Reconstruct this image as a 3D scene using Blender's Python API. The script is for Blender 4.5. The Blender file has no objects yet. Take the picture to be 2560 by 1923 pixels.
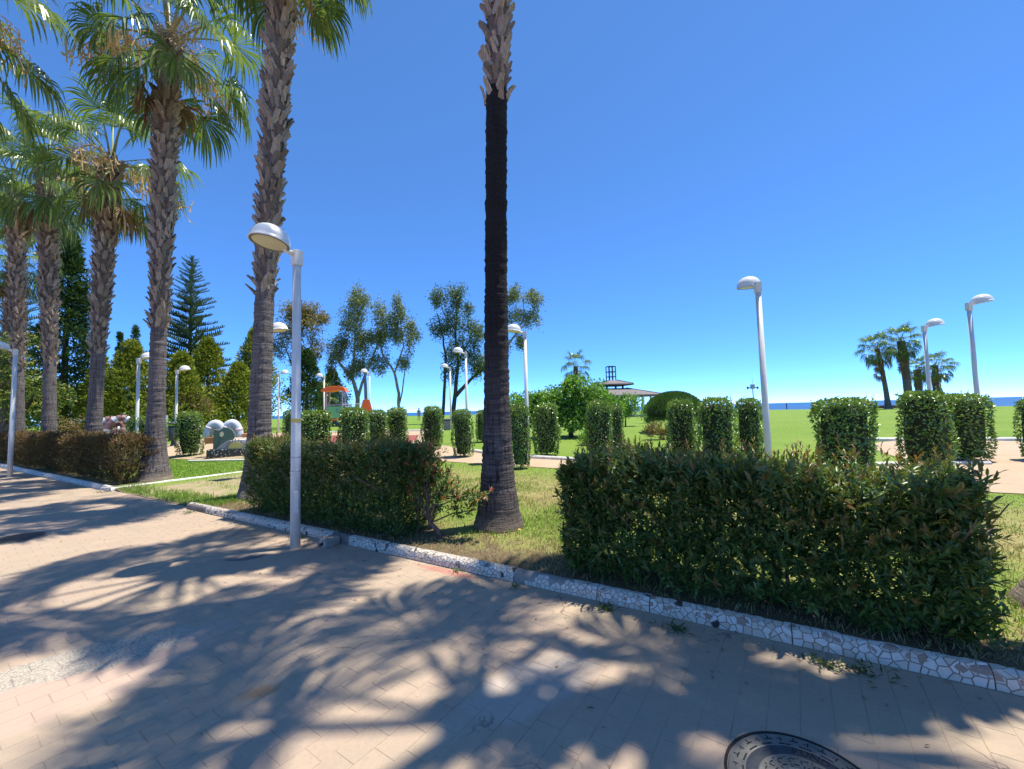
import bpy, bmesh, math, random
import numpy as np
from mathutils import Vector, Matrix, Euler

scene = bpy.context.scene
R = math.radians
# ------------------------------------------------------------------ camera
cam_d = bpy.data.cameras.new("camera")
cam = bpy.data.objects.new("camera", cam_d)
scene.collection.objects.link(cam)
cam_d.sensor_width = 36.0
cam_d.lens = 14.5
cam_d.clip_start = 0.05
cam_d.clip_end = 60000
cam.location = (0, 0, 1.65)
cam.rotation_euler = (Matrix.Rotation(R(90 + 3.525), 3, 'X') @ Matrix.Rotation(R(-1.5), 3, 'Z')).to_euler()
scene.camera = cam
# ------------------------------------------------------------------ sky and sun
SUN_AZ = R(73.0)          # clockwise from +Y (towards +X)
SUN_EL = R(72.5)
SUN = Vector((math.sin(SUN_AZ) * math.cos(SUN_EL), math.cos(SUN_AZ) * math.cos(SUN_EL), math.sin(SUN_EL)))
world = bpy.data.worlds.new("World")
scene.world = world
world.use_nodes = True
wn = world.node_tree
sky = wn.nodes.new('ShaderNodeTexSky')
sky.sky_type = 'NISHITA'
sky.sun_disc = False
sky.sun_elevation = SUN_EL
sky.sun_rotation = SUN_AZ
sky.altitude = 8000
sky.air_density = 0.8
sky.dust_density = 0.0
sky.ozone_density = 10.0
bg = wn.nodes['Background']
bg.inputs[1].default_value = 0.15
sgam = wn.nodes.new('ShaderNodeGamma'); sgam.inputs['Gamma'].default_value = 0.8
shs = wn.nodes.new('ShaderNodeHueSaturation'); shs.inputs['Saturation'].default_value = 1.14; shs.inputs['Hue'].default_value = 0.501
wn.links.new(sky.outputs[0], sgam.inputs[0]); wn.links.new(sgam.outputs[0], shs.inputs['Color']); wn.links.new(shs.outputs[0], bg.inputs[0])
sun_d = bpy.data.lights.new("sun", 'SUN')
sun_d.energy = 2.0
sun_d.angle = R(0.53)
sun_d.color = (1.0, 0.96, 0.84)
sun = bpy.data.objects.new("sun", sun_d)
scene.collection.objects.link(sun)
sun.rotation_euler = SUN.to_track_quat('Z', 'Y').to_euler()
scene.view_settings.view_transform = 'Standard'
scene.view_settings.look = 'None'
scene.view_settings.gamma = 1
scene.view_settings.use_curve_mapping = False
scene.view_settings.exposure = 1.95

rng = np.random.default_rng(7)
random.seed(7)
COL = scene.collection

# ------------------------------------------------------------------ frame of the kerb line
O2 = np.array([-0.06, 4.08]); U2 = np.array([0.857, -0.515]); N2 = np.array([0.515, 0.857])
KERB_ANG = math.atan2(-0.515, 0.857)
def W(s, q, z=0.0):
    p = O2 + s * U2 + q * N2
    return (float(p[0]), float(p[1]), z)
def SQ(x, y):
    dx = x - O2[0]; dy = y - O2[1]
    return dx * U2[0] + dy * U2[1], dx * N2[0] + dy * N2[1]
def sstep(a, b, x):
    t = np.clip((x - a) / (b - a), 0, 1)
    return t * t * (3 - 2 * t)
def terr(x, y):
    s, q = SQ(x, y)
    gap = sstep(-11.0, -10.6, s) * (1 - sstep(-7.3, -6.9, s))
    base = 0.07 * (1 - gap) + gap * (0.006 + 0.062 * sstep(0.2, 4.0, q))
    return base + 0.45 * sstep(10, 26, y) * sstep(1.5, 6, q)

# ------------------------------------------------------------------ object helpers
def tag(o, label=None, cat=None, group=None, kind=None):
    if label: o['label'] = label
    if cat: o['category'] = cat
    if group: o['group'] = group
    if kind: o['kind'] = kind
    return o
def empty(name, loc=(0, 0, 0), rz=0.0, label=None, cat=None, group=None):
    o = bpy.data.objects.new(name, None)
    o.empty_display_size = 0.2
    COL.objects.link(o)
    o.location = loc
    o.rotation_euler = (0, 0, rz)
    return tag(o, label, cat, group)
def link(name, me, parent=None, loc=None, rot=None, scale=None):
    o = bpy.data.objects.new(name, me)
    COL.objects.link(o)
    if parent: o.parent = parent
    if loc is not None: o.location = loc
    if rot is not None: o.rotation_euler = rot
    if scale is not None: o.scale = scale if hasattr(scale, '__len__') else (scale,) * 3
    return o
def np_mesh(name, V, T, mat=None, smooth=False, tint=None):
    V = np.asarray(V, dtype=np.float32).reshape(-1, 3)
    T = np.asarray(T, dtype=np.int32)
    k = T.shape[1]
    me = bpy.data.meshes.new(name)
    me.vertices.add(len(V)); me.vertices.foreach_set('co', V.ravel())
    me.loops.add(T.size); me.loops.foreach_set('vertex_index', T.ravel())
    me.polygons.add(len(T)); me.polygons.foreach_set('loop_start', np.arange(0, T.size, k, dtype=np.int32))
    if smooth: me.polygons.foreach_set('use_smooth', np.ones(len(T), dtype=bool))
    me.update(calc_edges=True)
    if tint is not None:
        a = me.attributes.new('tint', 'FLOAT', 'POINT')
        a.data.foreach_set('value', np.asarray(tint, dtype=np.float32))
    if mat: me.materials.append(mat)
    return me
def copy_tree(o, parent=None):
    c = o.copy(); COL.objects.link(c); c.parent = parent
    for ch in o.children: copy_tree(ch, c)
    return c

class MB:
    """collects polygons of one mesh"""
    def __init__(self): self.v = []; self.f = []; self.m = []
    def add(self, vs, fs, mi=0):
        b = len(self.v); self.v.extend([tuple(map(float, p)) for p in vs])
        for f in fs: self.f.append(tuple(b + i for i in f)); self.m.append(mi)
    def box(self, x0, x1, y0, y1, z0, z1, mi=0, M=None):
        vs = [Vector(p) for p in ((x0, y0, z0), (x1, y0, z0), (x1, y1, z0), (x0, y1, z0), (x0, y0, z1), (x1, y0, z1), (x1, y1, z1), (x0, y1, z1))]
        if M is not None: vs = [M @ p for p in vs]
        self.add(vs, [(0, 3, 2, 1), (4, 5, 6, 7), (0, 1, 5, 4), (1, 2, 6, 5), (2, 3, 7, 6), (3, 0, 4, 7)], mi)
    def tube(self, pts, rad, n=8, mi=0, cap=True):
        pts = [Vector(p) for p in pts]
        if not hasattr(rad, '__len__'): rad = [rad] * len(pts)
        rings = []; prev = None
        for i, p in enumerate(pts):
            d = (pts[min(i + 1, len(pts) - 1)] - pts[max(i - 1, 0)]).normalized()
            if prev is None:
                a = Vector((1, 0, 0)) if abs(d.x) < 0.8 else Vector((0, 1, 0))
                e = d.cross(a).normalized()
            else:
                e = (prev - d * prev.dot(d)).normalized()
            prev = e; g = d.cross(e)
            rings.append([p + (e * math.cos(2 * math.pi * k / n) + g * math.sin(2 * math.pi * k / n)) * rad[i] for k in range(n)])
        vs = [q for r_ in rings for q in r_]; fs = []
        for i in range(len(rings) - 1):
            for k in range(n):
                fs.append((i * n + k, i * n + (k + 1) % n, (i + 1) * n + (k + 1) % n, (i + 1) * n + k))
        if cap:
            fs.append(tuple(range(n - 1, -1, -1))); fs.append(tuple((len(rings) - 1) * n + k for k in range(n)))
        self.add(vs, fs, mi)
    def lathe(self, prof, n=24, mi=0, M=None):
        vs = []; fs = []
        for (r, z) in prof:
            for k in range(n):
                a = 2 * math.pi * k / n; vs.append(Vector((r * math.cos(a), r * math.sin(a), z)))
        for i in range(len(prof) - 1):
            for k in range(n):
                fs.append((i * n + k, i * n + (k + 1) % n, (i + 1) * n + (k + 1) % n, (i + 1) * n + k))
        if M is not None: vs = [M @ p for p in vs]
        self.add(vs, fs, mi)
    def prism(self, outline, y0, y1, mi=0, M=None):
        """outline in x,z, extruded along y"""
        n = len(outline)
        vs = [Vector((x, y0, z)) for x, z in outline] + [Vector((x, y1, z)) for x, z in outline]
        if M is not None: vs = [M @ p for p in vs]
        fs = [tuple(range(n)), tuple(range(2 * n - 1, n - 1, -1))] + [(i, i + n, (i + 1) % n + n, (i + 1) % n) for i in range(n)]
        self.add(vs, fs, mi)
    def mesh(self, name, mats, smooth=False, bevel=0.0):
        me = bpy.data.meshes.new(name)
        me.from_pydata(self.v, [], self.f)
        if not isinstance(mats, (list, tuple)): mats = [mats]
        for m in mats: me.materials.append(m)
        me.polygons.foreach_set('material_index', self.m)
        bm = bmesh.new(); bm.from_mesh(me)
        bmesh.ops.recalc_face_normals(bm, faces=bm.faces)
        if bevel > 0:
            bmesh.ops.bevel(bm, geom=[e for e in bm.edges if len(e.link_faces) == 2 and e.calc_face_angle(0) > 0.6], offset=bevel, segments=2, affect='EDGES', profile=0.6)
        bm.to_mesh(me); bm.free()
        if smooth:
            me.polygons.foreach_set('use_smooth', [True] * len(me.polygons))
        me.update()
        return me
    def build(self, name, mats, parent=None, smooth=False, bevel=0.0, **kw):
        return link(name, self.mesh(name, mats, smooth, bevel), parent, **kw)

# ------------------------------------------------------------------ materials
def newmat(name):
    m = bpy.data.materials.new(name); m.use_nodes = True
    nt = m.node_tree
    return m, nt, nt.nodes['Principled BSDF'], nt.nodes['Material Output']
class NT:
    def __init__(self, nt): self.nt = nt
    def n(self, t, **kw):
        x = self.nt.nodes.new(t)
        for k, v in kw.items(): setattr(x, k, v)
        return x
    def l(self, a, b): self.nt.links.new(a, b)
    def coord(self, which='Object'): return self.n('ShaderNodeTexCoord').outputs[which]
    def pos(self): return self.n('ShaderNodeNewGeometry').outputs['Position']
    def mapping(self, vec, scale=(1, 1, 1), rot=(0, 0, 0), loc=(0, 0, 0)):
        m = self.n('ShaderNodeMapping'); self.l(vec, m.inputs[0])
        m.inputs['Scale'].default_value = scale; m.inputs['Rotation'].default_value = rot; m.inputs['Location'].default_value = loc
        return m.outputs[0]
    def noise(self, vec, scale, detail=4, rough=0.55, dist=0.0):
        t = self.n('ShaderNodeTexNoise'); t.inputs['Scale'].default_value = scale; t.inputs['Detail'].default_value = detail
        t.inputs['Roughness'].default_value = rough; t.inputs['Distortion'].default_value = dist
        if vec is not None: self.l(vec, t.inputs['Vector'])
        return t.outputs['Fac']
    def voronoi(self, vec, scale, feature='F1', out='Distance', rnd=1.0):
        t = self.n('ShaderNodeTexVoronoi'); t.feature = feature; t.inputs['Scale'].default_value = scale
        t.inputs['Randomness'].default_value = rnd
        if vec is not None: self.l(vec, t.inputs['Vector'])
        return t.outputs[out]
    def ramp(self, fac, stops, interp='LINEAR'):
        r = self.n('ShaderNodeValToRGB'); r.color_ramp.interpolation = interp
        el = r.color_ramp.elements
        while len(el) < len(stops): el.new(0.5)
        for e, (p, c) in zip(el, stops):
            e.position = p; e.color = (c, c, c, 1) if not hasattr(c, '__len__') else (*c, 1)
        self.l(fac, r.inputs[0])
        return r.outputs[0]
    def mix(self, fac, a, b, mode='MIX'):
        m = self.n('ShaderNodeMixRGB', blend_type=mode)
        for i, x in ((0, fac), (1, a), (2, b)):
            if hasattr(x, 'links') or hasattr(x, 'is_linked'): self.l(x, m.inputs[i])
            elif hasattr(x, '__len__'): m.inputs[i].default_value = (*x, 1) if len(x) == 3 else x
            else: m.inputs[i].default_value = x if i == 0 else (x, x, x, 1)
        return m.outputs[0]
    def math(self, op, a, b=0.0, clamp=False):
        m = self.n('ShaderNodeMath', operation=op); m.use_clamp = clamp
        for i, x in ((0, a), (1, b)):
            if hasattr(x, 'is_linked'): self.l(x, m.inputs[i])
            else: m.inputs[i].default_value = x
        return m.outputs[0]
    def bump(self, h, strength=0.3, dist=0.01, normal=None):
        b = self.n('ShaderNodeBump'); b.inputs['Strength'].default_value = strength; b.inputs['Distance'].default_value = dist
        self.l(h, b.inputs['Height'])
        if normal is not None: self.l(normal, b.inputs['Normal'])
        return b.outputs[0]
    def ellipse(self, pos, c, rx, ry, rot, edge=0.25, nscale=3.0, namp=0.5):
        """noisy-edged mask, 1 inside"""
        mp = self.n('ShaderNodeMapping', vector_type='TEXTURE'); self.l(pos, mp.inputs[0])
        mp.inputs['Location'].default_value = (c[0], c[1], 0); mp.inputs['Rotation'].default_value = (0, 0, rot); mp.inputs['Scale'].default_value = (rx, ry, 1000)
        ln = self.n('ShaderNodeVectorMath', operation='LENGTH'); self.l(mp.outputs[0], ln.inputs[0])
        nz = self.math('MULTIPLY', self.math('SUBTRACT', self.noise(pos, nscale, 5, 0.65), 0.5), namp * 2)
        d = self.math('ADD', ln.outputs['Value'], nz)
        return self.ramp(d, [(max(0.0, 0.8 - edge), 1.0), (0.8, 0.0)])
def setp(b, **kw):
    for k, v in kw.items():
        b.inputs[k].default_value = (*v, 1) if hasattr(v, '__len__') and len(v) == 3 else v
def plain(name, col, rough=0.6, var=0.12, scale=8.0, bump=0.1, metallic=0.0, spec=0.4):
    """a paint or stone of one colour with slight mottling and relief"""
    m, nt, b, out = newmat(name); k = NT(nt)
    v = k.coord('Object')
    n1 = k.noise(v, scale, 6, 0.6)
    c = k.mix(k.ramp(n1, [(0.3, 0.0), (0.7, 1.0)]), tuple(x * (1 - var) for x in col), tuple(min(1, x * (1 + var)) for x in col))
    k.l(c, b.inputs['Base Color'])
    setp(b, **{'Roughness': rough, 'Metallic': metallic, 'Specular IOR Level': spec})
    k.l(k.bump(k.noise(v, scale * 6, 4), bump, 0.004), b.inputs['Normal'])
    return m
def leafmat(name, cols, rough=0.42, trans=0.32, spec=0.5, objvar=0.0, tcol=(1.25, 1.35, 0.55), tintramp=None):
    """leaf: colour differs from leaf to leaf; thin, so light shines through"""
    m, nt, b, out = newmat(name); k = NT(nt)
    g = k.n('ShaderNodeNewGeometry')
    rnd = g.outputs['Random Per Island']
    if objvar > 0:
        oi = k.n('ShaderNodeObjectInfo')
        rnd = k.math('FRACT', k.math('ADD', rnd, k.math('MULTIPLY', oi.outputs['Random'], objvar)))
    n = len(cols)
    c = k.ramp(rnd, [(i / max(1, n - 1), col) for i, col in enumerate(cols)])
    if tintramp:
        at = k.n('ShaderNodeAttribute'); at.attribute_name = 'tint'
        t2 = k.ramp(rnd, [(i / max(1, len(tintramp) - 1), col) for i, col in enumerate(tintramp)])
        c = k.mix(at.outputs['Fac'], c, t2)
    k.l(c, b.inputs['Base Color'])
    setp(b, **{'Roughness': rough, 'Specular IOR Level': spec})
    tr = k.n('ShaderNodeBsdfTranslucent')
    k.l(k.mix(1.0, c, tcol, 'MULTIPLY'), tr.inputs['Color'])
    mx = k.n('ShaderNodeMixShader'); mx.inputs[0].default_value = trans
    k.l(b.outputs[0], mx.inputs[1]); k.l(tr.outputs[0], mx.inputs[2]); k.l(mx.outputs[0], out.inputs['Surface'])
    return m

M = {}
M['leaf_hedge'] = leafmat('hedge_leaf', [(0.0432, 0.096, 0.0288), (0.0768, 0.1488, 0.0384), (0.12, 0.204, 0.048), (0.18, 0.24, 0.0528)], 0.38, 0.28, 0.5, 0.3,
                          tintramp=[(0.22, 0.09, 0.03), (0.20, 0.15, 0.03), (0.30, 0.11, 0.05), (0.17, 0.16, 0.03)])
M['leaf_hedge_red'] = leafmat('bronze_hedge_leaf', [(0.0725, 0.0725, 0.0232), (0.1305, 0.087, 0.0362), (0.174, 0.087, 0.0435), (0.1015, 0.116, 0.029)], 0.45, 0.25, 0.4, 0.3,
                              tintramp=[(0.22, 0.09, 0.05), (0.18, 0.11, 0.04), (0.25, 0.12, 0.06)])
M['leaf_photinia'] = leafmat('photinia_leaf', [(0.065, 0.117, 0.026), (0.104, 0.182, 0.039), (0.143, 0.221, 0.0455)], 0.38, 0.35, 0.5, 0.3,
                             tintramp=[(0.55, 0.10, 0.06), (0.50, 0.18, 0.08), (0.45, 0.06, 0.05)])
M['leaf_topiary'] = leafmat('topiary_leaf', [(0.0645, 0.1419, 0.0309), (0.1159, 0.2192, 0.0465), (0.1933, 0.3093, 0.0645), (0.3093, 0.4125, 0.0903)], 0.24, 0.28, 0.75, 0.4,
                            tintramp=[(0.17, 0.24, 0.03), (0.20, 0.26, 0.04), (0.14, 0.22, 0.03)])
M['leaf_fig'] = leafmat('fig_leaf', [(0.1117, 0.2236, 0.0372), (0.1676, 0.3167, 0.0559), (0.2422, 0.3912, 0.0745)], 0.4, 0.35, 0.5)
M['leaf_thuja'] = leafmat('thuja_leaf', [(0.0931, 0.132, 0.0217), (0.1708, 0.2173, 0.0279), (0.2639, 0.295, 0.0342), (0.3415, 0.3415, 0.0389)], 0.6, 0.2, 0.25)
M['leaf_darkconifer'] = leafmat('dark_conifer_leaf', [(0.0255, 0.0595, 0.0204), (0.0476, 0.0935, 0.0272), (0.085, 0.1445, 0.034)], 0.6, 0.15, 0.25)
M['leaf_norfolk'] = leafmat('norfolk_leaf', [(0.063, 0.108, 0.054), (0.09, 0.144, 0.063), (0.126, 0.18, 0.072)], 0.6, 0.15, 0.25, 0.4)
M['leaf_euca'] = leafmat('eucalyptus_leaf', [(0.1248, 0.1516, 0.0535), (0.1782, 0.2139, 0.0713), (0.2317, 0.2674, 0.0891), (0.2852, 0.2674, 0.1069)], 0.5, 0.25, 0.4)
M['leaf_euca_brown'] = leafmat('brownish_eucalyptus_leaf', [(0.1725, 0.1552, 0.0517), (0.2587, 0.207, 0.069), (0.3277, 0.2242, 0.0862), (0.207, 0.2242, 0.069)], 0.5, 0.25, 0.4)
M['leaf_euca_dark'] = leafmat('dark_eucalyptus_leaf', [(0.0644, 0.1104, 0.046), (0.1104, 0.1656, 0.0552), (0.1656, 0.2208, 0.0736)], 0.5, 0.25, 0.4)
M['leaf_umbrella'] = leafmat('needle_leaf', [(0.0702, 0.1404, 0.0351), (0.1053, 0.193, 0.0491), (0.1492, 0.2457, 0.0614)], 0.6, 0.15, 0.25)
M['leaf_broad'] = leafmat('broad_tree_leaf', [(0.045, 0.09, 0.018), (0.09, 0.15, 0.027), (0.165, 0.21, 0.03), (0.27, 0.24, 0.045)], 0.5, 0.25, 0.35)
M['leaf_redbush'] = leafmat('reddish_bush_leaf', [(0.132, 0.12, 0.042), (0.204, 0.144, 0.06), (0.264, 0.144, 0.072), (0.156, 0.168, 0.048)], 0.6, 0.25, 0.25)
M['leaf_weed'] = leafmat('weed_leaf', [(0.04, 0.08, 0.02), (0.07, 0.12, 0.03), (0.10, 0.15, 0.04)], 0.5, 0.3, 0.35)
M['frond'] = leafmat('palm_frond', [(0.0845, 0.1365, 0.039), (0.1235, 0.182, 0.0494), (0.169, 0.234, 0.065), (0.234, 0.286, 0.0975)], 0.30, 0.42, 0.6, 0.5)
M['frond_dead'] = leafmat('dead_palm_frond', [(0.20, 0.13, 0.07), (0.27, 0.19, 0.11), (0.33, 0.25, 0.15)], 0.7, 0.15, 0.2, 0.5, tcol=(1.1, 1, 0.8))
M['petiole'] = plain('petiole_green', (0.17, 0.20, 0.07), 0.5, 0.2)
M['flower'] = leafmat('palm_flower', [(0.55, 0.38, 0.17), (0.66, 0.50, 0.24), (0.60, 0.36, 0.16)], 0.7, 0.3, 0.2, tcol=(1, 1, 0.8))
M['wood'] = plain('woody_stem', (0.15, 0.10, 0.075), 0.85, 0.3, 20, 0.5)
M['euca_bark'] = plain('pale_bark', (0.32, 0.25, 0.20), 0.8, 0.35, 3, 0.5)
M['dark_bark'] = plain('dark_bark', (0.07, 0.055, 0.045), 0.9, 0.3, 6, 0.6)

def bark_mat(name='ringed_palm_bark', black_top=False):
    """lower palm trunk: closely ringed, finely split grey-brown bark"""
    m, nt, b, out = newmat(name); k = NT(nt)
    v = k.coord('Object')
    rings = k.noise(k.mapping(v, (3, 3, 48)), 1.0, 5, 0.6, 0.6)
    fiss = k.noise(k.mapping(v, (38, 38, 2.2)), 1.0, 5, 0.6, 0.4)
    big = k.noise(v, 1.3, 4)
    c = k.ramp(rings, [(0.3, (0.06, 0.047, 0.044)), (0.52, (0.185, 0.15, 0.138)), (0.75, (0.38, 0.315, 0.28))])
    c = k.mix(k.ramp(fiss, [(0.36, 1.0), (0.5, 0.0)]), c, (0.03, 0.024, 0.024))
    c = k.mix(k.ramp(big, [(0.4, 0.0), (0.65, 0.6)]), c, (0.17, 0.14, 0.125))
    sx = k.n('ShaderNodeSeparateXYZ'); k.l(v, sx.inputs[0])
    low = k.ramp(k.math('ADD', sx.outputs['Z'], k.math('MULTIPLY', k.noise(v, 5, 3), 0.25)), [(0.16, 0.75), (0.34, 0.0)])
    c = k.mix(low, c, (0.33, 0.25, 0.17))
    if black_top:      # bark colour turns near-black above head height
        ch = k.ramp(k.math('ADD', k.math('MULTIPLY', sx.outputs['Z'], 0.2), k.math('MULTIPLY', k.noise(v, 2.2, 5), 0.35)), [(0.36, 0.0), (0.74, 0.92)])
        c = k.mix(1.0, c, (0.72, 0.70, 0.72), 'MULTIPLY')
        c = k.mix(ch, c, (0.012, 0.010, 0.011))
    k.l(c, b.inputs['Base Color']); setp(b, **{'Roughness': 0.9, 'Specular IOR Level': 0.2})
    h = k.math('ADD', k.math('MULTIPLY', rings, 1.0), k.math('MULTIPLY', fiss, 0.8))
    k.l(k.bump(h, 1.0, 0.03), b.inputs['Normal'])
    return m
M['bark'] = bark_mat()
M['bark_black_top'] = bark_mat('black_top_palm_bark', True)
def boot_mat():
    m, nt, b, out = newmat('old_leaf_base'); k = NT(nt)
    v = k.coord('Object'); oi = k.n('ShaderNodeObjectInfo'); g = k.n('ShaderNodeNewGeometry')
    r = k.math('FRACT', k.math('ADD', oi.outputs['Random'], g.outputs['Random Per Island']))
    c = k.ramp(r, [(0.0, (0.16, 0.12, 0.095)), (0.35, (0.27, 0.21, 0.165)), (0.7, (0.36, 0.29, 0.23)), (1.0, (0.42, 0.34, 0.26))])
    f = k.noise(k.mapping(v, (60, 60, 4)), 1.0, 4)
    c = k.mix(k.ramp(f, [(0.4, 0.55), (0.6, 0.0)]), c, (0.10, 0.07, 0.055))
    k.l(c, b.inputs['Base Color']); setp(b, **{'Roughness': 0.85, 'Specular IOR Level': 0.25})
    k.l(k.bump(f, 0.6, 0.006), b.inputs['Normal'])
    return m
M['boot'] = boot_mat()
M['fibre'] = plain('brown_trunk_fibre', (0.13, 0.085, 0.06), 0.9, 0.4, 25, 0.8)

def pave_mat(name, joint=False):
    m, nt, b, out = newmat(name); k = NT(nt)
    p = k.pos()
    big = k.noise(p, 0.55, 5, 0.6); mid = k.noise(p, 2.6, 6, 0.65); fine = k.noise(p, 42, 4, 0.7); grit = k.noise(p, 190, 2, 0.6)
    c = k.mix(k.ramp(big, [(0.38, 0.0), (0.62, 1.0)]), (0.418, 0.316, 0.214), (0.432, 0.308, 0.222))
    c = k.mix(k.ramp(mid, [(0.35, 0.55), (0.6, 0.0)]), c, (0.348, 0.275, 0.206))
    c = k.mix(k.ramp(mid, [(0.58, 0.0), (0.75, 0.6)]), c, (0.482, 0.387, 0.280))
    c = k.mix(k.ramp(k.noise(p, 7, 5, 0.7), [(0.62, 0.0), (0.72, 0.5)]), c, (0.292, 0.232, 0.185))
    if not joint:
        oi = k.n('ShaderNodeObjectInfo'); g = k.n('ShaderNodeNewGeometry')
        r = k.math('FRACT', k.math('ADD', oi.outputs['Random'], g.outputs['Random Per Island']))
        c = k.mix(k.math('MULTIPLY', r, 0.16), c, (0.310, 0.215, 0.172))
    c = k.mix(k.ramp(fine, [(0.3, 0.25), (0.55, 0.0)]), c, (0.232, 0.185, 0.146))
    # bare pink paving on the left, its grey crumbled patch, a rust stain, red paint by the kerb, pale cement smear
    pink = k.ellipse(p, (-3.05, 2.45), 1.55, 0.55, R(50), 0.10, 1.6, 0.28)
    c = k.mix(k.math('MULTIPLY', pink, 0.6), c, (0.473, 0.331, 0.262))
    crumb = k.ellipse(p, (-2.95, 3.02), 0.78, 0.30, R(35), 0.12, 3.2, 0.5)
    agg = k.voronoi(p, 75)
    cc = k.ramp(agg, [(0.1, (0.54, 0.47, 0.36)), (0.5, (0.40, 0.36, 0.29)), (0.85, (0.22, 0.195, 0.165))])
    c = k.mix(k.math('MULTIPLY', crumb, 0.75), c, cc)
    rust = k.ellipse(p, (-1.56, 2.58), 0.17, 0.10, R(20), 0.5, 5, 0.3)
    c = k.mix(k.math('MULTIPLY', rust, 0.6), c, (0.361, 0.172, 0.060))
    red = k.ellipse(p, (-0.72, 4.38), 0.55, 0.10, KERB_ANG, 0.3, 9, 0.5)
    c = k.mix(k.math('MULTIPLY', red, 0.55), c, (0.413, 0.112, 0.086))
    cem = k.ellipse(p, (0.05, 2.55), 0.75, 0.28, R(40), 0.25, 3, 0.6)
    c = k.mix(k.math('MULTIPLY', cem, 0.4), c, (0.430, 0.396, 0.361))
    tarry = k.ellipse(p, (-3.2, 4.98), 0.30, 0.18, R(10), 0.2, 6, 0.35)
    c = k.mix(k.math('MULTIPLY', tarry, 0.8), c, (0.086, 0.095, 0.107))
    spots = k.ramp(k.voronoi(p, 9), [(0.035, 1.0), (0.06, 0.0)])
    c = k.mix(k.math('MULTIPLY', spots, k.ramp(k.noise(p, 1.1, 3), [(0.5, 0.0), (0.6, 0.7)])), c, (0.138, 0.103, 0.086))
    wv = k.n('ShaderNodeVectorMath', operation='ADD'); k.l(p, wv.inputs[0]); nc = k.n('ShaderNodeTexNoise'); nc.inputs['Scale'].default_value = 2.5; nc.inputs['Detail'].default_value = 5; k.l(p, nc.inputs['Vector']); k.l(nc.outputs['Color'], wv.inputs[1])
    crack = k.ramp(k.voronoi(wv.outputs[0], 0.75, 'DISTANCE_TO_EDGE'), [(0.003, 1.0), (0.009, 0.0)])
    crack = k.math('MULTIPLY', crack, k.ramp(k.noise(p, 0.8, 3), [(0.52, 0.0), (0.6, 0.8)]))
    c = k.mix(crack, c, (0.146, 0.107, 0.086))
    damp = k.ramp(k.noise(p, 0.9, 6, 0.7, 0.5), [(0.55, 0.0), (0.72, 0.35)])
    c = k.mix(damp, c, (0.284, 0.215, 0.163))
    if joint:
        dust = k.ramp(k.noise(p, 1.9, 6, 0.75), [(0.32, 0.35), (0.52, 0.97)])
        c = k.mix(dust, (0.129, 0.101, 0.086), c)
    k.l(c, b.inputs['Base Color']); setp(b, **{'Roughness': 0.8, 'Specular IOR Level': 0.3})
    hgt = k.math('ADD', k.math('MULTIPLY', fine, 0.5), k.math('ADD', k.math('MULTIPLY', grit, 0.3), k.math('ADD', k.math('MULTIPLY', crack, -1.5), k.math('MULTIPLY', k.math('MULTIPLY', crumb, agg), -3.0))))
    k.l(k.bump(hgt, 0.35, 0.008), b.inputs['Normal'])
    return m
M['pave'] = pave_mat('stamped_paving')
M['joint'] = pave_mat('paving_joint', True)

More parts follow.
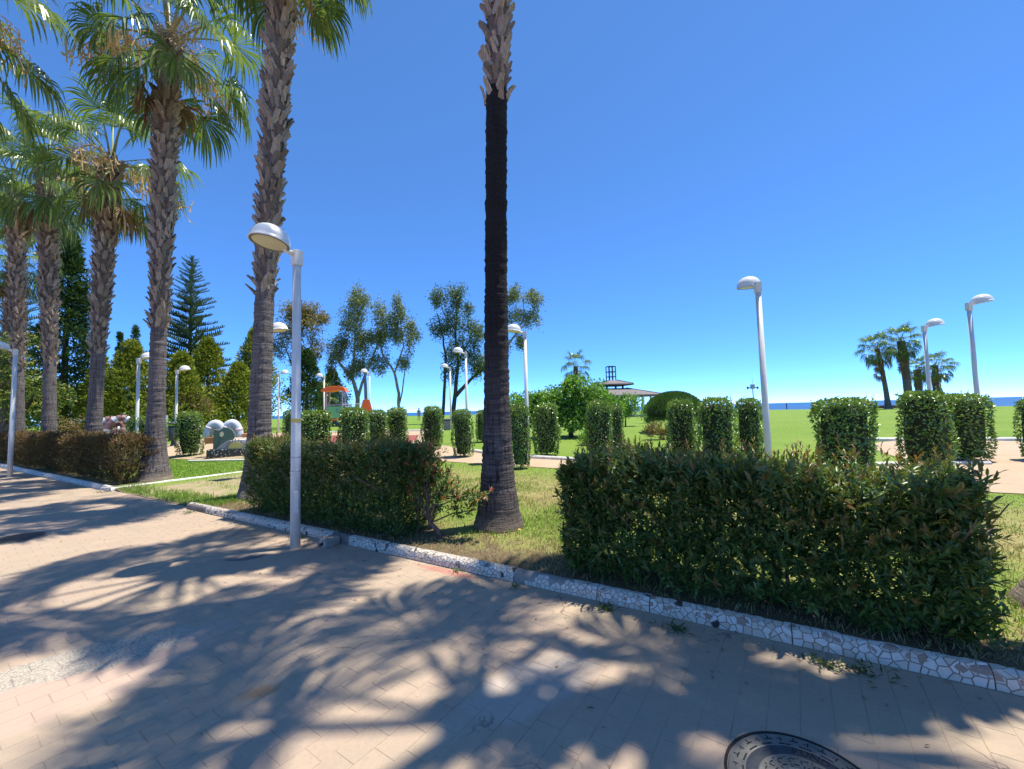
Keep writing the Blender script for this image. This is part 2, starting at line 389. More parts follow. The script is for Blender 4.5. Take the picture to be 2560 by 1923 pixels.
def lawn_mat():
    m, nt, b, out = newmat('lawn_ground'); k = NT(nt)
    p = k.pos()
    # distance from kerb q
    dt = k.n('ShaderNodeVectorMath', operation='DOT_PRODUCT'); k.l(p, dt.inputs[0]); dt.inputs[1].default_value = (N2[0], N2[1], 0)
    q = k.math('SUBTRACT', dt.outputs['Value'], float(O2 @ N2))
    ds = k.n('ShaderNodeVectorMath', operation='DOT_PRODUCT'); k.l(p, ds.inputs[0]); ds.inputs[1].default_value = (U2[0], U2[1], 0)
    s = k.math('SUBTRACT', ds.outputs['Value'], float(O2 @ U2))
    big = k.noise(p, 0.35, 4); mid = k.noise(p, 2.2, 6, 0.65); fine = k.noise(p, 30, 4, 0.7); tuft = k.noise(k.mapping(p, (1, 1, 1)), 9, 5, 0.75)
    green = k.ramp(tuft, [(0.3, (0.091, 0.170, 0.019)), (0.6, (0.161, 0.265, 0.035)), (0.8, (0.217, 0.304, 0.052))])
    green = k.mix(k.ramp(big, [(0.42, 0.0), (0.7, 0.55)]), green, (0.217, 0.287, 0.052))
    dry = k.ramp(tuft, [(0.3, (0.235, 0.174, 0.070)), (0.65, (0.365, 0.287, 0.131)), (0.85, (0.452, 0.365, 0.191))])
    soil = k.ramp(k.noise(p, 14, 6, 0.7), [(0.3, (0.087, 0.059, 0.039)), (0.7, (0.183, 0.126, 0.083))])
    # dry belt behind the palms
    nq = k.math('ADD', q, k.math('MULTIPLY', k.math('SUBTRACT', mid, 0.5), 2.6))
    belt = k.ramp(k.math('MULTIPLY', nq, 0.1), [(0.02, 0.9), (0.14, 0.25), (0.20, 0.15), (0.31, 0.85), (0.45, 0.7), (0.60, 0.08)])
    # left lawn is lush
    lush = k.ramp(k.math('MULTIPLY', k.math('ADD', s, 20.0), 0.04), [(0.32, 1.0), (0.42, 0.0)])
    belt = k.math('MULTIPLY', belt, k.math('SUBTRACT', 1.0, k.math('MULTIPLY', lush, 0.9)))
    pat = k.ramp(mid, [(0.5, 0.0), (0.72, 0.5)])
    belt = k.math('MAXIMUM', belt, k.math('MULTIPLY', pat, k.ramp(k.math('MULTIPLY', q, 0.02), [(0.2, 0.4), (0.4, 0.15)])))
    c = k.mix(belt, green, dry)
    so = k.ramp(k.math('ADD', nq, 0.0), [(0.45, 0.85), (0.95, 0.0)])
    c = k.mix(k.math('MULTIPLY', so, k.math('SUBTRACT', 1.0, k.math('MULTIPLY', lush, 0.0))), c, soil)
    # trodden entry between the two kerb runs
    ga = k.math('MULTIPLY', k.ramp(k.math('MULTIPLY', k.math('ADD', s, 20.0), 0.04), [(0.372, 0.0), (0.392, 1.0), (0.49, 1.0), (0.515, 0.0)]),
                k.ramp(k.math('MULTIPLY', q, 0.1), [(0.62, 1.0), (0.75, 0.0)]))
    sand = k.ramp(fine, [(0.3, (0.313, 0.235, 0.139)), (0.7, (0.435, 0.339, 0.217))])
    c = k.mix(k.math('MULTIPLY', ga, k.ramp(k.noise(p, 1.8, 5, 0.7), [(0.40, 0.25), (0.52, 0.95)])), c, sand)
    k.l(c, b.inputs['Base Color']); setp(b, **{'Roughness': 0.95, 'Specular IOR Level': 0.15})
    k.l(k.bump(k.math('ADD', k.math('MULTIPLY', fine, 0.6), tuft), 0.7, 0.05), b.inputs['Normal'])
    return m
M['lawn'] = lawn_mat()
def sand_mat(name, a, bb, sc=22):
    m, nt, b, out = newmat(name); k = NT(nt); p = k.pos()
    f = k.noise(p, sc, 5, 0.7); g = k.noise(p, 1.2, 4)
    c = k.mix(k.ramp(f, [(0.3, 0.0), (0.7, 1.0)]), a, bb)
    c = k.mix(k.ramp(g, [(0.4, 0.0), (0.7, 0.4)]), c, tuple(x * 0.8 for x in a))
    k.l(c, b.inputs['Base Color']); setp(b, **{'Roughness': 0.95, 'Specular IOR Level': 0.15})
    k.l(k.bump(f, 0.5, 0.02), b.inputs['Normal'])
    return m
M['sand'] = sand_mat('sandy_path', (0.400, 0.287, 0.191), (0.505, 0.383, 0.270))
M['beach'] = sand_mat('beach_sand', (0.40, 0.34, 0.25), (0.5, 0.43, 0.33))
M['rubber'] = sand_mat('red_rubber', (0.26, 0.07, 0.065), (0.32, 0.10, 0.09), 60)
def sea_mat():
    m, nt, b, out = newmat('sea_water'); k = NT(nt); p = k.pos()
    n1 = k.noise(k.mapping(p, (0.02, 0.05, 1)), 1.0, 6, 0.6)
    c = k.ramp(n1, [(0.35, (0.012, 0.075, 0.22)), (0.65, (0.02, 0.11, 0.28))])
    k.l(c, b.inputs['Base Color']); setp(b, **{'Roughness': 0.45, 'Specular IOR Level': 0.25})
    k.l(k.bump(k.noise(k.mapping(p, (0.25, 0.6, 1)), 1.0, 6, 0.65), 0.8, 1.2), b.inputs['Normal'])
    return m
M['sea'] = sea_mat()
def kerb_mat():
    m, nt, b, out = newmat('kerb_mortar'); k = NT(nt); p = k.pos()
    ds = k.n('ShaderNodeVectorMath', operation='DOT_PRODUCT'); k.l(p, ds.inputs[0]); ds.inputs[1].default_value = (U2[0], U2[1], 0)
    s = k.math('SUBTRACT', ds.outputs['Value'], float(O2 @ U2))
    n1 = k.noise(p, 9, 6, 0.7)
    red = k.ramp(n1, [(0.3, (0.27, 0.175, 0.125)), (0.7, (0.40, 0.28, 0.21))])
    grey = k.ramp(n1, [(0.3, (0.14, 0.115, 0.10)), (0.7, (0.24, 0.20, 0.175))])
    f = k.ramp(k.math('ADD', k.math('MULTIPLY', s, 0.2), 0.5), [(0.44, 0.0), (0.56, 1.0)])
    c = k.mix(f, grey, red)
    bare = k.ramp(k.math('ADD', k.math('MULTIPLY', s, 1.0), 1.0), [(0.96, 0.0), (0.99, 1.0), (1.0, 1.0)])
    k.l(c, b.inputs['Base Color']); setp(b, **{'Roughness': 0.9, 'Specular IOR Level': 0.2})
    k.l(k.bump(k.noise(p, 60, 4), 0.5, 0.006), b.inputs['Normal'])
    return m
M['mortar'] = kerb_mat()
M['concrete'] = plain('bare_concrete', (0.27, 0.235, 0.20), 0.9, 0.25, 12, 0.5)
M['white_kerb'] = plain('worn_white_paint', (0.56, 0.52, 0.46), 0.8, 0.3, 7, 0.4)
M['white_kerb2'] = plain('bright_white_paint', (0.64, 0.62, 0.57), 0.8, 0.15, 7, 0.3)
def tile_mat(name, cols, rough=0.3):
    m, nt, b, out = newmat(name); k = NT(nt)
    oi = k.n('ShaderNodeObjectInfo'); g = k.n('ShaderNodeNewGeometry')
    r = k.math('FRACT', k.math('ADD', oi.outputs['Random'], g.outputs['Random Per Island']))
    c = k.ramp(r, [(i / (len(cols) - 1), x) for i, x in enumerate(cols)])
    p = k.pos()
    c = k.mix(k.ramp(k.noise(p, 14, 5, 0.7), [(0.45, 0.0), (0.7, 0.35)]), c, (0.42, 0.31, 0.20))
    k.l(c, b.inputs['Base Color']); setp(b, **{'Roughness': rough, 'Specular IOR Level': 0.45})
    return m
M['tile'] = tile_mat('white_ceramic', [(0.55, 0.46, 0.37), (0.62, 0.54, 0.45), (0.66, 0.59, 0.51), (0.55, 0.43, 0.32)])
M['tile_black'] = tile_mat('black_ceramic', [(0.012, 0.012, 0.015), (0.03, 0.03, 0.035)])
M['lamp_paint'] = plain('lamp_grey_paint', (0.66, 0.63, 0.58), 0.45, 0.10, 2.5, 0.05, 0.0, 0.5)
M['lamp_head'] = plain('lamp_head_paint', (0.66, 0.65, 0.63), 0.3, 0.05, 6, 0.03, 0.0, 0.5)
M['lamp_rim'] = plain('lamp_rim_grey', (0.16, 0.15, 0.14), 0.5, 0.1)
M['lamp_lens'] = plain('lamp_lens_frosted', (0.60, 0.56, 0.42), 0.35, 0.06)
M['yellow_tape'] = plain('yellow_tape', (0.65, 0.48, 0.10), 0.5, 0.1)
M['iron'] = plain('manhole_iron', (0.20, 0.185, 0.16), 0.5, 0.25, 14, 0.3, 0.35)
M['iron_dark'] = plain('manhole_groove', (0.022, 0.02, 0.02), 0.8, 0.2, 20, 0.2)
M['iron_blue'] = plain('manhole_worn', (0.085, 0.09, 0.10), 0.38, 0.25, 18, 0.3, 0.5)
M['roof'] = plain('slate_roof', (0.17, 0.145, 0.14), 0.8, 0.2, 3, 0.3)
M['roof_edge'] = plain('dark_roof_trim', (0.03, 0.03, 0.035), 0.6, 0.1)
M['white_wall'] = plain('white_wall', (0.72, 0.70, 0.67), 0.8, 0.08, 4, 0.1)
M['brick_wall'] = plain('brown_brick_wall', (0.19, 0.085, 0.06), 0.85, 0.2, 12, 0.3)
M['orange'] = plain('orange_plastic', (0.80, 0.16, 0.02), 0.45, 0.06)
M['green_panel'] = plain('green_plastic', (0.14, 0.42, 0.16), 0.45, 0.06)
M['olive_panel'] = plain('olive_plastic', (0.10, 0.15, 0.04), 0.5, 0.06)
M['blue_panel'] = plain('blue_plastic', (0.06, 0.22, 0.42), 0.45, 0.06)
M['tan_post'] = plain('tan_post', (0.45, 0.32, 0.22), 0.7, 0.1)
M['steel'] = plain('grey_steel', (0.40, 0.40, 0.42), 0.45, 0.05, 6, 0.05, 0.3)
M['bin_dark'] = plain('dark_bin', (0.05, 0.055, 0.065), 0.5, 0.1)
def speckle(name, a, bcol, sc, thr=0.3):
    m, nt, b, out = newmat(name); k = NT(nt); v = k.coord('Object')
    d = k.voronoi(v, sc)
    c = k.mix(k.ramp(d, [(thr - 0.05, 1.0), (thr, 0.0)]), a, bcol)
    k.l(c, b.inputs['Base Color']); setp(b, **{'Roughness': 0.45})
    return m
M['speck_black'] = speckle('black_mosaic_white_bits', (0.03, 0.035, 0.035), (0.6, 0.6, 0.55), 14, 0.27)
M['mos_green'] = speckle('green_mosaic', (0.085, 0.13, 0.10), (0.14, 0.17, 0.14), 25, 0.4)
M['mos_white'] = speckle('white_mosaic', (0.60, 0.62, 0.64), (0.48, 0.50, 0.55), 25, 0.4)
M['mos_pink'] = speckle('pink_mosaic', (0.68, 0.50, 0.55), (0.72, 0.66, 0.70), 20, 0.4)
M['mos_orange'] = speckle('orange_mosaic', (0.62, 0.26, 0.09), (0.5, 0.2, 0.08), 25, 0.4)
M['mos_brown'] = speckle('brown_mosaic', (0.25, 0.12, 0.11), (0.20, 0.10, 0.10), 25, 0.4)
M['mos_yellow'] = speckle('yellow_mosaic', (0.52, 0.47, 0.14), (0.45, 0.38, 0.12), 25, 0.4)
M['mos_cream'] = speckle('cream_mosaic', (0.70, 0.60, 0.36), (0.72, 0.68, 0.55), 22, 0.4)
M['mos_yellowish'] = speckle('warm_yellow_mosaic', (0.62, 0.42, 0.12), (0.70, 0.55, 0.25), 22, 0.4)
M['mos_grey'] = speckle('grey_mosaic', (0.30, 0.31, 0.33), (0.24, 0.25, 0.27), 25, 0.4)
M['grass_green'] = leafmat('grass_blade', [(0.1224, 0.2248, 0.0297), (0.1872, 0.3163, 0.0473), (0.2592, 0.3912, 0.0675)], 0.6, 0.35, 0.25)
M['grass_dry'] = leafmat('dry_grass_blade', [(0.2925, 0.225, 0.1013), (0.4275, 0.3262, 0.1575), (0.54, 0.4275, 0.225), (0.225, 0.2363, 0.0675)], 0.7, 0.3, 0.2, tcol=(1.1, 1, 0.8))
# ================================================================== SETTING
# ---- lawn: one sheet from the kerb to the shore
def make_lawn():
    ss = np.unique(np.concatenate([np.arange(-160, -34, 6.0), np.arange(-34, 24, 0.5), np.arange(24, 125, 6.0), [-11.0, -10.8, -10.6, -7.3, -7.1, -6.9]]))
    tt = np.unique(np.concatenate([np.linspace(0, 0.12, 36), np.linspace(0.12, 0.45, 50), np.linspace(0.45, 1, 20)]))
    edge = 72 + 26 * (1 - sstep(-25, 20, ss))
    V = np.zeros((len(ss), len(tt), 3))
    for i, s in enumerate(ss):
        q = 0.1 + tt * (edge[i] - 0.1)
        x = O2[0] + s * U2[0] + q * N2[0]; y = O2[1] + s * U2[1] + q * N2[1]
        V[i, :, 0] = x; V[i, :, 1] = y; V[i, :, 2] = terr(x, y)
    n, m = len(ss), len(tt)
    idx = np.arange(n * m).reshape(n, m)
    F = np.stack([idx[:-1, :-1], idx[1:, :-1], idx[1:, 1:], idx[:-1, 1:]], -1).reshape(-1, 4)
    lawn = link('lawn', np_mesh('lawn', V.reshape(-1, 3), F, M['lawn'], True))
    tag(lawn, 'park lawn, lush green to dry yellow, reaching to the sea', None, None, 'structure')
    # shore falling to the water behind the lawn's far edge
    A = V[:, -1, :].copy(); A[:, 2] -= 0.01
    B = A.copy(); B[:, :2] += N2 * 16; B[:, 2] = -1.8
    VV = np.concatenate([A, B]); k = np.arange(n - 1)
    beach = link('beach', np_mesh('beach', VV, np.stack([k, k + 1, k + 1 + n, k + n], -1), M['beach'], True))
    tag(beach, 'strip of sand sloping from the lawn to the sea', None, None, 'structure')
make_lawn()
mb = MB(); nseg = 96
ring = [(40000 * math.cos(2 * math.pi * i / nseg), 40000 * math.sin(2 * math.pi * i / nseg), -1.1) for i in range(nseg)]
mb.add([(0, 0, -1.1)] + ring, [(0, 1 + i, 1 + (i + 1) % nseg) for i in range(nseg)])
tag(mb.build('sea', M['sea']), 'blue sea along the horizon', None, None, 'structure')

def ground_patch(name, pts, mat, lift, step=0.6, label=''):
    """flat-lying sheet with given outline, following the terrain"""
    bm = bmesh.new()
    vs = [bm.verts.new((x, y, 0)) for x, y in pts]
    bm.faces.new(vs)
    xs = [p[0] for p in pts]; ys = [p[1] for p in pts]
    for ax, lo, hi in ((0, min(xs), max(xs)), (1, min(ys), max(ys))):
        c = lo + step
        while c < hi:
            no = (1, 0, 0) if ax == 0 else (0, 1, 0)
            bmesh.ops.bisect_plane(bm, geom=bm.verts[:] + bm.edges[:] + bm.faces[:], plane_co=(c, c, 0), plane_no=no)
            c += step
    for v in bm.verts: v.co.z = float(terr(v.co.x, v.co.y)) + lift
    bmesh.ops.recalc_face_normals(bm, faces=bm.faces)
    for f in bm.faces:
        if f.normal.z < 0: f.normal_flip()
    me = bpy.data.meshes.new(name); bm.to_mesh(me); bm.free(); me.materials.append(mat)
    return tag(link(name, me), label, None, None, 'structure')
def smooth_pts(pts, it=2):
    for _ in range(it):
        o = []
        for i in range(len(pts)):
            a, b = pts[i], pts[(i + 1) % len(pts)]
            o += [(a[0] * .75 + b[0] * .25, a[1] * .75 + b[1] * .25), (a[0] * .25 + b[0] * .75, a[1] * .25 + b[1] * .75)]
        pts = o
    return pts
def sqpts(l): return [W(s, q)[:2] for s, q in l]
ground_patch('sandy_path', smooth_pts(sqpts([(-12, 6.5), (-8.5, 6.5), (-5.5, 6.45), (-2, 6.55), (2, 6.6), (6, 6.5), (9, 7.2), (14, 6.0), (22, 7.0), (19, 15), (12.5, 17.0), (9.0, 17.5), (5.6, 16.4), (5.0, 13.0), (5.6, 10.2), (2, 8.2), (-2.8, 8.05), (-5.0, 8.0), (-7.0, 8.7), (-9.5, 10), (-12, 9.5)])), M['sand'], 0.012, label='pale sandy path crossing the lawn behind the clipped bushes')
ground_patch('sandy_playground', smooth_pts([(-17, 20), (-14.5, 16.9), (-12.4, 15.3), (-9, 14.8), (-4.2, 14.2), (-3.0, 17.0), (-4.2, 21), (-4.5, 25.0), (-9, 26.2), (-14, 29), (-18, 24)]), M['sand'], 0.020, label='sandy playground floor around the red rubber mat')
ground_patch('rubber_mat', [(-13.2, 19.4), (-4.4, 17.6), (-4.9, 21.6), (-12.8, 23.6)], M['rubber'], 0.030, label='dark red rubber safety floor of the playground')

# ---- paved promenade: joint bed, single pavers in front, the rest as one
pave = link('pavement', (lambda mbx: mbx.mesh('pavement', M['pave']))((lambda mbx: (mbx.add([W(-90, -40, -0.012), W(40, -40, -0.012), W(40, 0.25, -0.012), W(-90, 0.25, -0.012)], [(0, 1, 2, 3)]), mbx)[1])(MB())))
tag(pave, 'beige stamped paving of the promenade with palm shadows', None, None, 'structure')
E1 = np.array([0.565, 0.825]); E2 = np.array([0.825, -0.565])       # long joints run along E1
RW, RL, GAPW = 0.145, 0.205, 0.0045
def make_pavers():
    mb = MB(); mb.add([W(-24, -14, -0.0022), W(9, -14, -0.0022), W(9, 0.2, -0.0022), W(-24, 0.2, -0.0022)], [(0, 1, 2, 3)])
    link('joint_bed', mb.mesh('joint_bed', M['joint']), pave)
    var = []
    def one(h):
        w, l = (RW - GAPW) / 2, (RL - GAPW) / 2; b = 0.0012
        j = lambda a: a * (1 + random.uniform(-0.012, 0.012))
        o = [(-j(l), -j(w)), (j(l), -j(w)), (j(l), j(w)), (-j(l), j(w))]
        vs = [(x, y, -0.006) for x, y in o] + [(x, y, h - b) for x, y in o] + [(x - math.copysign(b, x), y - math.copysign(b, y), h) for x, y in o]
        fs = [(8, 9, 10, 11)] + [(i, (i + 1) % 4, 4 + (i + 1) % 4, 4 + i) for i in range(4)] + [(4 + i, 4 + (i + 1) % 4, 8 + (i + 1) % 4, 8 + i) for i in range(4)]
        return vs, fs
    shapes = [one(random.uniform(-0.0009, 0.0)) for _ in range(8)]
    for i, (vs, fs) in enumerate(shapes):
        m_ = MB(); m_.add(vs, fs); var.append(m_.mesh('paver', M['pave']))
    ang = math.atan2(E1[1], E1[0]); ca, sa = math.cos(ang), math.sin(ang)
    cells = []
    for r in range(-80, 60):
        off = (r % 2) * RL * 0.5 + ((r * 37) % 11) * 0.004
        for c in range(-60, 60):
            p = E1 * (c * RL + off) + E2 * (r * RW)
            s, q = SQ(p[0], p[1])
            if q > 0.12 or q < -9 or p[1] < 0.9: continue
            x, y = p
            if y > 8.6 or x < -1.38 * y - 0.4 or x > 1.34 * y + 0.4: continue
            cells.append((x, y, s, q))
    cells.sort(key=lambda t: t[0] ** 2 + t[1] ** 2)
    vis = [c for c in cells if c[1] > 1.55]; rest = [c for c in cells if c[1] <= 1.55]
    near, far = vis[:300], vis[300:] + rest
    for (x, y, s, q) in near:
        link('paver', random.choice(var), pave, (x, y, 0), (random.uniform(-.004, .004), random.uniform(-.004, .004), ang + random.choice((0, math.pi)) + random.uniform(-.004, .004)))
    mb = MB()
    for (x, y, s, q) in far:
        vs, fs = random.choice(shapes); a = ang + random.uniform(-.005, .005); c_, s_ = math.cos(a), math.sin(a)
        mb.add([(x + c_ * v[0] - s_ * v[1], y + s_ * v[0] + c_ * v[1], v[2]) for v in vs], fs)
    tag(mb.build('pavers', M['pave'], pave), None, None, None, 'stuff')
make_pavers()

# ---- kerbs
KP = [(0.0, 0.0), (0.0, 0.030), (0.003, 0.056), (0.012, 0.078), (0.028, 0.095), (0.050, 0.104), (0.078, 0.106), (0.104, 0.098), (0.124, 0.080), (0.132, 0.055), (0.132, 0.0)]   # q,z profile
KL = [0.0]
for a, b_ in zip(KP[:-1], KP[1:]): KL.append(KL[-1] + math.hypot(b_[0] - a[0], b_[1] - a[1]))
def kprof(t):
    for i in range(len(KL) - 1):
        if t <= KL[i + 1] or i == len(KL) - 2:
            f = (t - KL[i]) / (KL[i + 1] - KL[i]); a, b_ = KP[i], KP[i + 1]
            dq, dz = b_[0] - a[0], b_[1] - a[1]; L_ = math.hypot(dq, dz)
            return a[0] + f * dq, a[1] + f * dz, -dz / L_, dq / L_
def kerb_body(name, s0, s1, mat, parent, frame=None, step=0.12, wob=0.004):
    frame = frame or W
    mb = MB(); n = max(2, int((s1 - s0) / step)); m = len(KP)
    vs = []
    for i in range(n + 1):
        s = s0 + (s1 - s0) * i / n
        for (q, z) in KP:
            vs.append(frame(s, q + random.uniform(-wob, wob), max(0, z + random.uniform(-wob, wob)) - (0.02 if z == 0 else 0)))
    fs = [(i * m + k, (i + 1) * m + k, (i + 1) * m + k + 1, i * m + k + 1) for i in range(n) for k in range(m - 1)]
    fs += [tuple(range(m - 1, -1, -1)), tuple(n * m + k for k in range(m))]
    mb.add(vs, fs)
    return mb.build(name, mat, parent, smooth=False)
kerb = empty('mosaic_kerb', W(-1, 0.09), 0, 'rounded kerb of broken white tile mosaic along the right hedges', 'kerb')
KINV = Matrix.Translation(-Vector(kerb.location))
def kframe(s, q, z=0.0):
    return tuple(KINV @ Vector(W(s, q, z)))
sj = [-6.95, -5.6, -4.4, -3.3, -2.15, -1.0, 0.03, 0.86, 1.30, 2.25, 3.2, 4.15, 5.1]
for a, b_ in zip(sj[:-1], sj[1:]): kerb_body('kerb_stone', a + 0.002, b_ - 0.002, M['concrete'] if abs(a - 0.03) < 0.01 else M['mortar'], kerb, kframe, 0.12, 0.0008)
def clip(poly, mx, my, nx, ny):
    out = []
    for i in range(len(poly)):
        a, b_ = poly[i], poly[(i + 1) % len(poly)]
        da = (a[0] - mx) * nx + (a[1] - my) * ny; db = (b_[0] - mx) * nx + (b_[1] - my) * ny
        if da <= 0: out.append(a)
        if (da < 0) != (db < 0):
            t = da / (da - db); out.append((a[0] + t * (b_[0] - a[0]), a[1] + t * (b_[1] - a[1])))
    return out
def make_tiles():
    tmax = KL[8]; tiles = []
    for (sa, sb) in zip(sj[:-1], sj[1:]):
        mid = (sa + sb) / 2
        d = 0.044 if mid > 1.2 else (0.039 if mid > 0 else (0.036 if mid > -2.2 else 0.031))
        nc = max(3, int((sb - sa - 0.02) / d)); nr = max(3, int(tmax / d))
        dx = (sb - sa - 0.02) / nc; dy = tmax / nr
        P = {}
        for i in range(nc):
            for j in range(nr):
                P[i, j] = (sa + 0.01 + (i + 0.5 + random.uniform(-.6, .6)) * dx, (j + 0.5 + random.uniform(-.55, .55)) * dy)
        for (i, j), (px, py) in P.items():
            # worn-off spots
            if -2.75 < px < -2.40 and not (py < 0.10 and px < -2.6): continue
            if 0.03 < px < 0.16: continue
            if 0.16 <= px < 0.62 and py > 0.085 + 0.035 * math.sin(px * 23): continue
            if px < -6.2 and py < 0.11: continue
            if px < -5.2 and random.random() < 0.25 and py < 0.10: continue
            if 1.30 < px < 1.38 and py > 0.12: continue
            if random.random() < 0.018: continue
            poly = [(sa + 0.003, 0.004), (sb - 0.003, 0.004), (sb - 0.003, tmax), (sa + 0.003, tmax)]
            for di in range(-3, 4):
                for dj in range(-3, 4):
                    if (di or dj) and (i + di, j + dj) in P:
                        qx, qy = P[i + di, j + dj]
                        L_ = math.hypot(qx - px, qy - py)
                        nx, ny = (qx - px) / L_, (qy - py) / L_
                        poly = clip(poly, (px + qx) / 2 - nx * 0.0024, (py + qy) / 2 - ny * 0.0024, nx, ny)
                        if len(poly) < 3: break
                if len(poly) < 3: break
            if len(poly) < 3: continue
            # drop near-duplicate corners
            pp = []
            for a in poly:
                if not pp or math.hypot(a[0] - pp[-1][0], a[1] - pp[-1][1]) > 0.004: pp.append(a)
            if len(pp) > 2 and math.hypot(pp[0][0] - pp[-1][0], pp[0][1] - pp[-1][1]) <= 0.004: pp.pop()
            if len(pp) < 3: continue
            tiles.append((px, py, pp))
    def geo(t, origin=(0, 0, 0)):
        px, py, pp = t; th = random.uniform(0.0025, 0.0065); n = len(pp)
        lo = []; hi = []
        cx = sum(a[0] for a in pp) / n; cy = sum(a[1] for a in pp) / n
        for k, (a, b_) in enumerate(((p, 0) for p in pp)):
            q, z, nq, nz = kprof(a[1]); lo.append(kframe(a[0], q - nq * 0.002, z - nz * 0.002))
            a2 = (a[0] + (cx - a[0]) * 0.05, a[1] + (cy - a[1]) * 0.05)
            q, z, nq, nz = kprof(a2[1]); hi.append(kframe(a2[0], q + nq * th, z + nz * th))
        vs = [tuple(np.subtract(v, origin)) for v in lo + hi]
        fs = [tuple(range(n, 2 * n))] + [(k, (k + 1) % n, n + (k + 1) % n, n + k) for k in range(n)]
        return vs, fs
    def cost(t):
        q, z, _, _ = kprof(t[1]); w = W(t[0], q, z)
        x, y = w[0], w[1]
        inv = (x > 1.26 * y) or y < 0.5
        return 1e9 if inv else math.hypot(x, y)
    tiles.sort(key=cost)
    blackset = lambda t: random.random() < 0.02
    for t in tiles[:300]:
        q, z, nq, nz = kprof(t[1]); o = kframe(t[0], q, z)
        vs, fs = geo(t, o); m_ = MB(); m_.add(vs, fs)
        m_.build('tile', M['tile_black'] if blackset(t) else M['tile'], kerb, loc=o)
    mw = MB()
    for t in tiles[300:]:
        vs, fs = geo(t); mw.add(vs, fs, 1 if random.random() < (0.035 if t[0] < -1 else 0.02) else 0)
    tag(mw.build('tiles', [M['tile'], M['tile_black']], kerb), None, None, None, 'stuff')
make_tiles()
# bare cement repair on the kerb crown and the mosaic block at the lamp foot
def kerb_block():
    mb = MB()
    c, s_ = math.cos(KERB_ANG), math.sin(KERB_ANG)
    Mx = KINV @ Matrix.Translation(W(-2.62, -0.13)) @ Matrix.Rotation(KERB_ANG, 4, 'Z')
    mb.box(-0.10, 0.09, -0.09, 0.12, -0.01, 0.105, 0, Mx)
    o = mb.build('kerb_block', M['concrete'], kerb, bevel=0.03)
    for i in range(9):
        x = -0.07 + 0.14 * random.random(); z = random.uniform(0.035, 0.08)
        w = random.uniform(0.015, 0.03); h = random.uniform(0.015, 0.03)
        m2 = MB(); m2.prism([(x - w, z - h), (x + w, z - h * random.random()), (x + w * random.random(), z + h), (x - w, z + h * .6)], -0.095, -0.088, 0, Mx)
        m2.build('tile', M['tile_black'] if i % 3 == 0 else M['tile'], kerb)
kerb_block()
# left kerb run and the one that turns into the side entry
k2 = empty('worn_kerb', W(-14, 0.09), 0, 'low rounded grey-white kerb in front of the bronze hedge', 'kerb')
i2 = Matrix.Translation(-Vector(k2.location))
for a, b_ in ((-40, -34), (-34, -29), (-29, -25), (-25, -22), (-22, -19.4), (-19.4, -16.6), (-16.6, -13.9), (-13.9, -11.0)):
    kerb_body('kerb_stone', a + 0.006, b_ - 0.006, M['white_kerb'], k2, lambda s, q, z=0.0: tuple(i2 @ Vector(W(s, q, z))), 0.3, 0.007)
k3 = empty('white_side_kerb', W(-10.95, 0.5), 0, 'white painted kerb curving back from the promenade beside the grass entry', 'kerb')
i3 = Matrix.Translation(-Vector(k3.location))
def side(s, q, z=0.0):      # s runs away from the promenade, q to the left
    return tuple(i3 @ Vector(W(-10.90 + 0.06 * s - q - 0.05 * math.sin(s * 0.7), 0.02 + s, z - 0.02)))
for a, b_ in ((0, 1.15), (1.15, 2.3), (2.3, 3.6), (3.6, 5.0), (5.0, 6.4)):
    kerb_body('kerb_stone', a + 0.005, b_ - 0.005, M['white_kerb'] if a < 1.0 else M['white_kerb2'], k3, side, 0.25, 0.006)
def strip_kerb(name, pts, label, w=0.14, h=0.10, mat=None, lift=0.0):
    mb = MB(); P = [Vector((x, y)) for x, y in pts]; vs = []; pr = [(-w / 2, -0.05), (-w / 2, h * .7), (-w / 3, h), (w / 3, h), (w / 2, h * .7), (w / 2, -0.05)]
    for i, p in enumerate(P):
        d = (P[min(i + 1, len(P) - 1)] - P[max(i - 1, 0)]).normalized(); nn = Vector((-d.y, d.x))
        for (a, z) in pr:
            c = p + nn * a; vs.append((c.x, c.y, float(terr(p.x, p.y)) + z + lift))
    m = len(pr)
    mb.add(vs, [(i * m + k, (i + 1) * m + k, (i + 1) * m + k + 1, i * m + k + 1) for i in range(len(P) - 1) for k in range(m - 1)] + [tuple(range(m)), tuple((len(P) - 1) * m + k for k in range(m))])
    return tag(mb.build(name, mat or M['white_kerb2']), label, 'kerb')
def dens(pts, st=0.4):
    o = []
    for a, b_ in zip(pts[:-1], pts[1:]):
        n = max(1, int(math.hypot(b_[0] - a[0], b_[1] - a[1]) / st))
        o += [(a[0] + (b_[0] - a[0]) * i / n, a[1] + (b_[1] - a[1]) * i / n) for i in range(n)]
    return o + [pts[-1]]
strip_kerb('white_path_kerb', dens(sqpts([(-7.0, 8.72), (-5.0, 8.02), (-2.8, 8.06), (2, 8.22), (5.0, 9.9)])), 'thin white kerb on the far side of the sandy path behind the palm')
strip_kerb('white_path_kerb', dens([(12.4, 15.25), (14.0, 14.95), (16.8, 14.3), (19, 13.6), (23, 12)]), 'white kerb line at the far edge of the sandy ground on the right', 0.2, 0.12)
strip_kerb('broken_kerb_piece', dens([(10.35, 9.95), (10.9, 9.9), (11.2, 9.85)], 0.2), 'short broken white kerb piece at the foot of the bushes on the right', 0.16, 0.08)
strip_kerb('white_path_kerb', dens([(-14, 26.6), (-9, 25.4), (-4.4, 24.7), (-3.9, 23)]), 'thin white kerb behind the red playground floor', 0.16, 0.1)
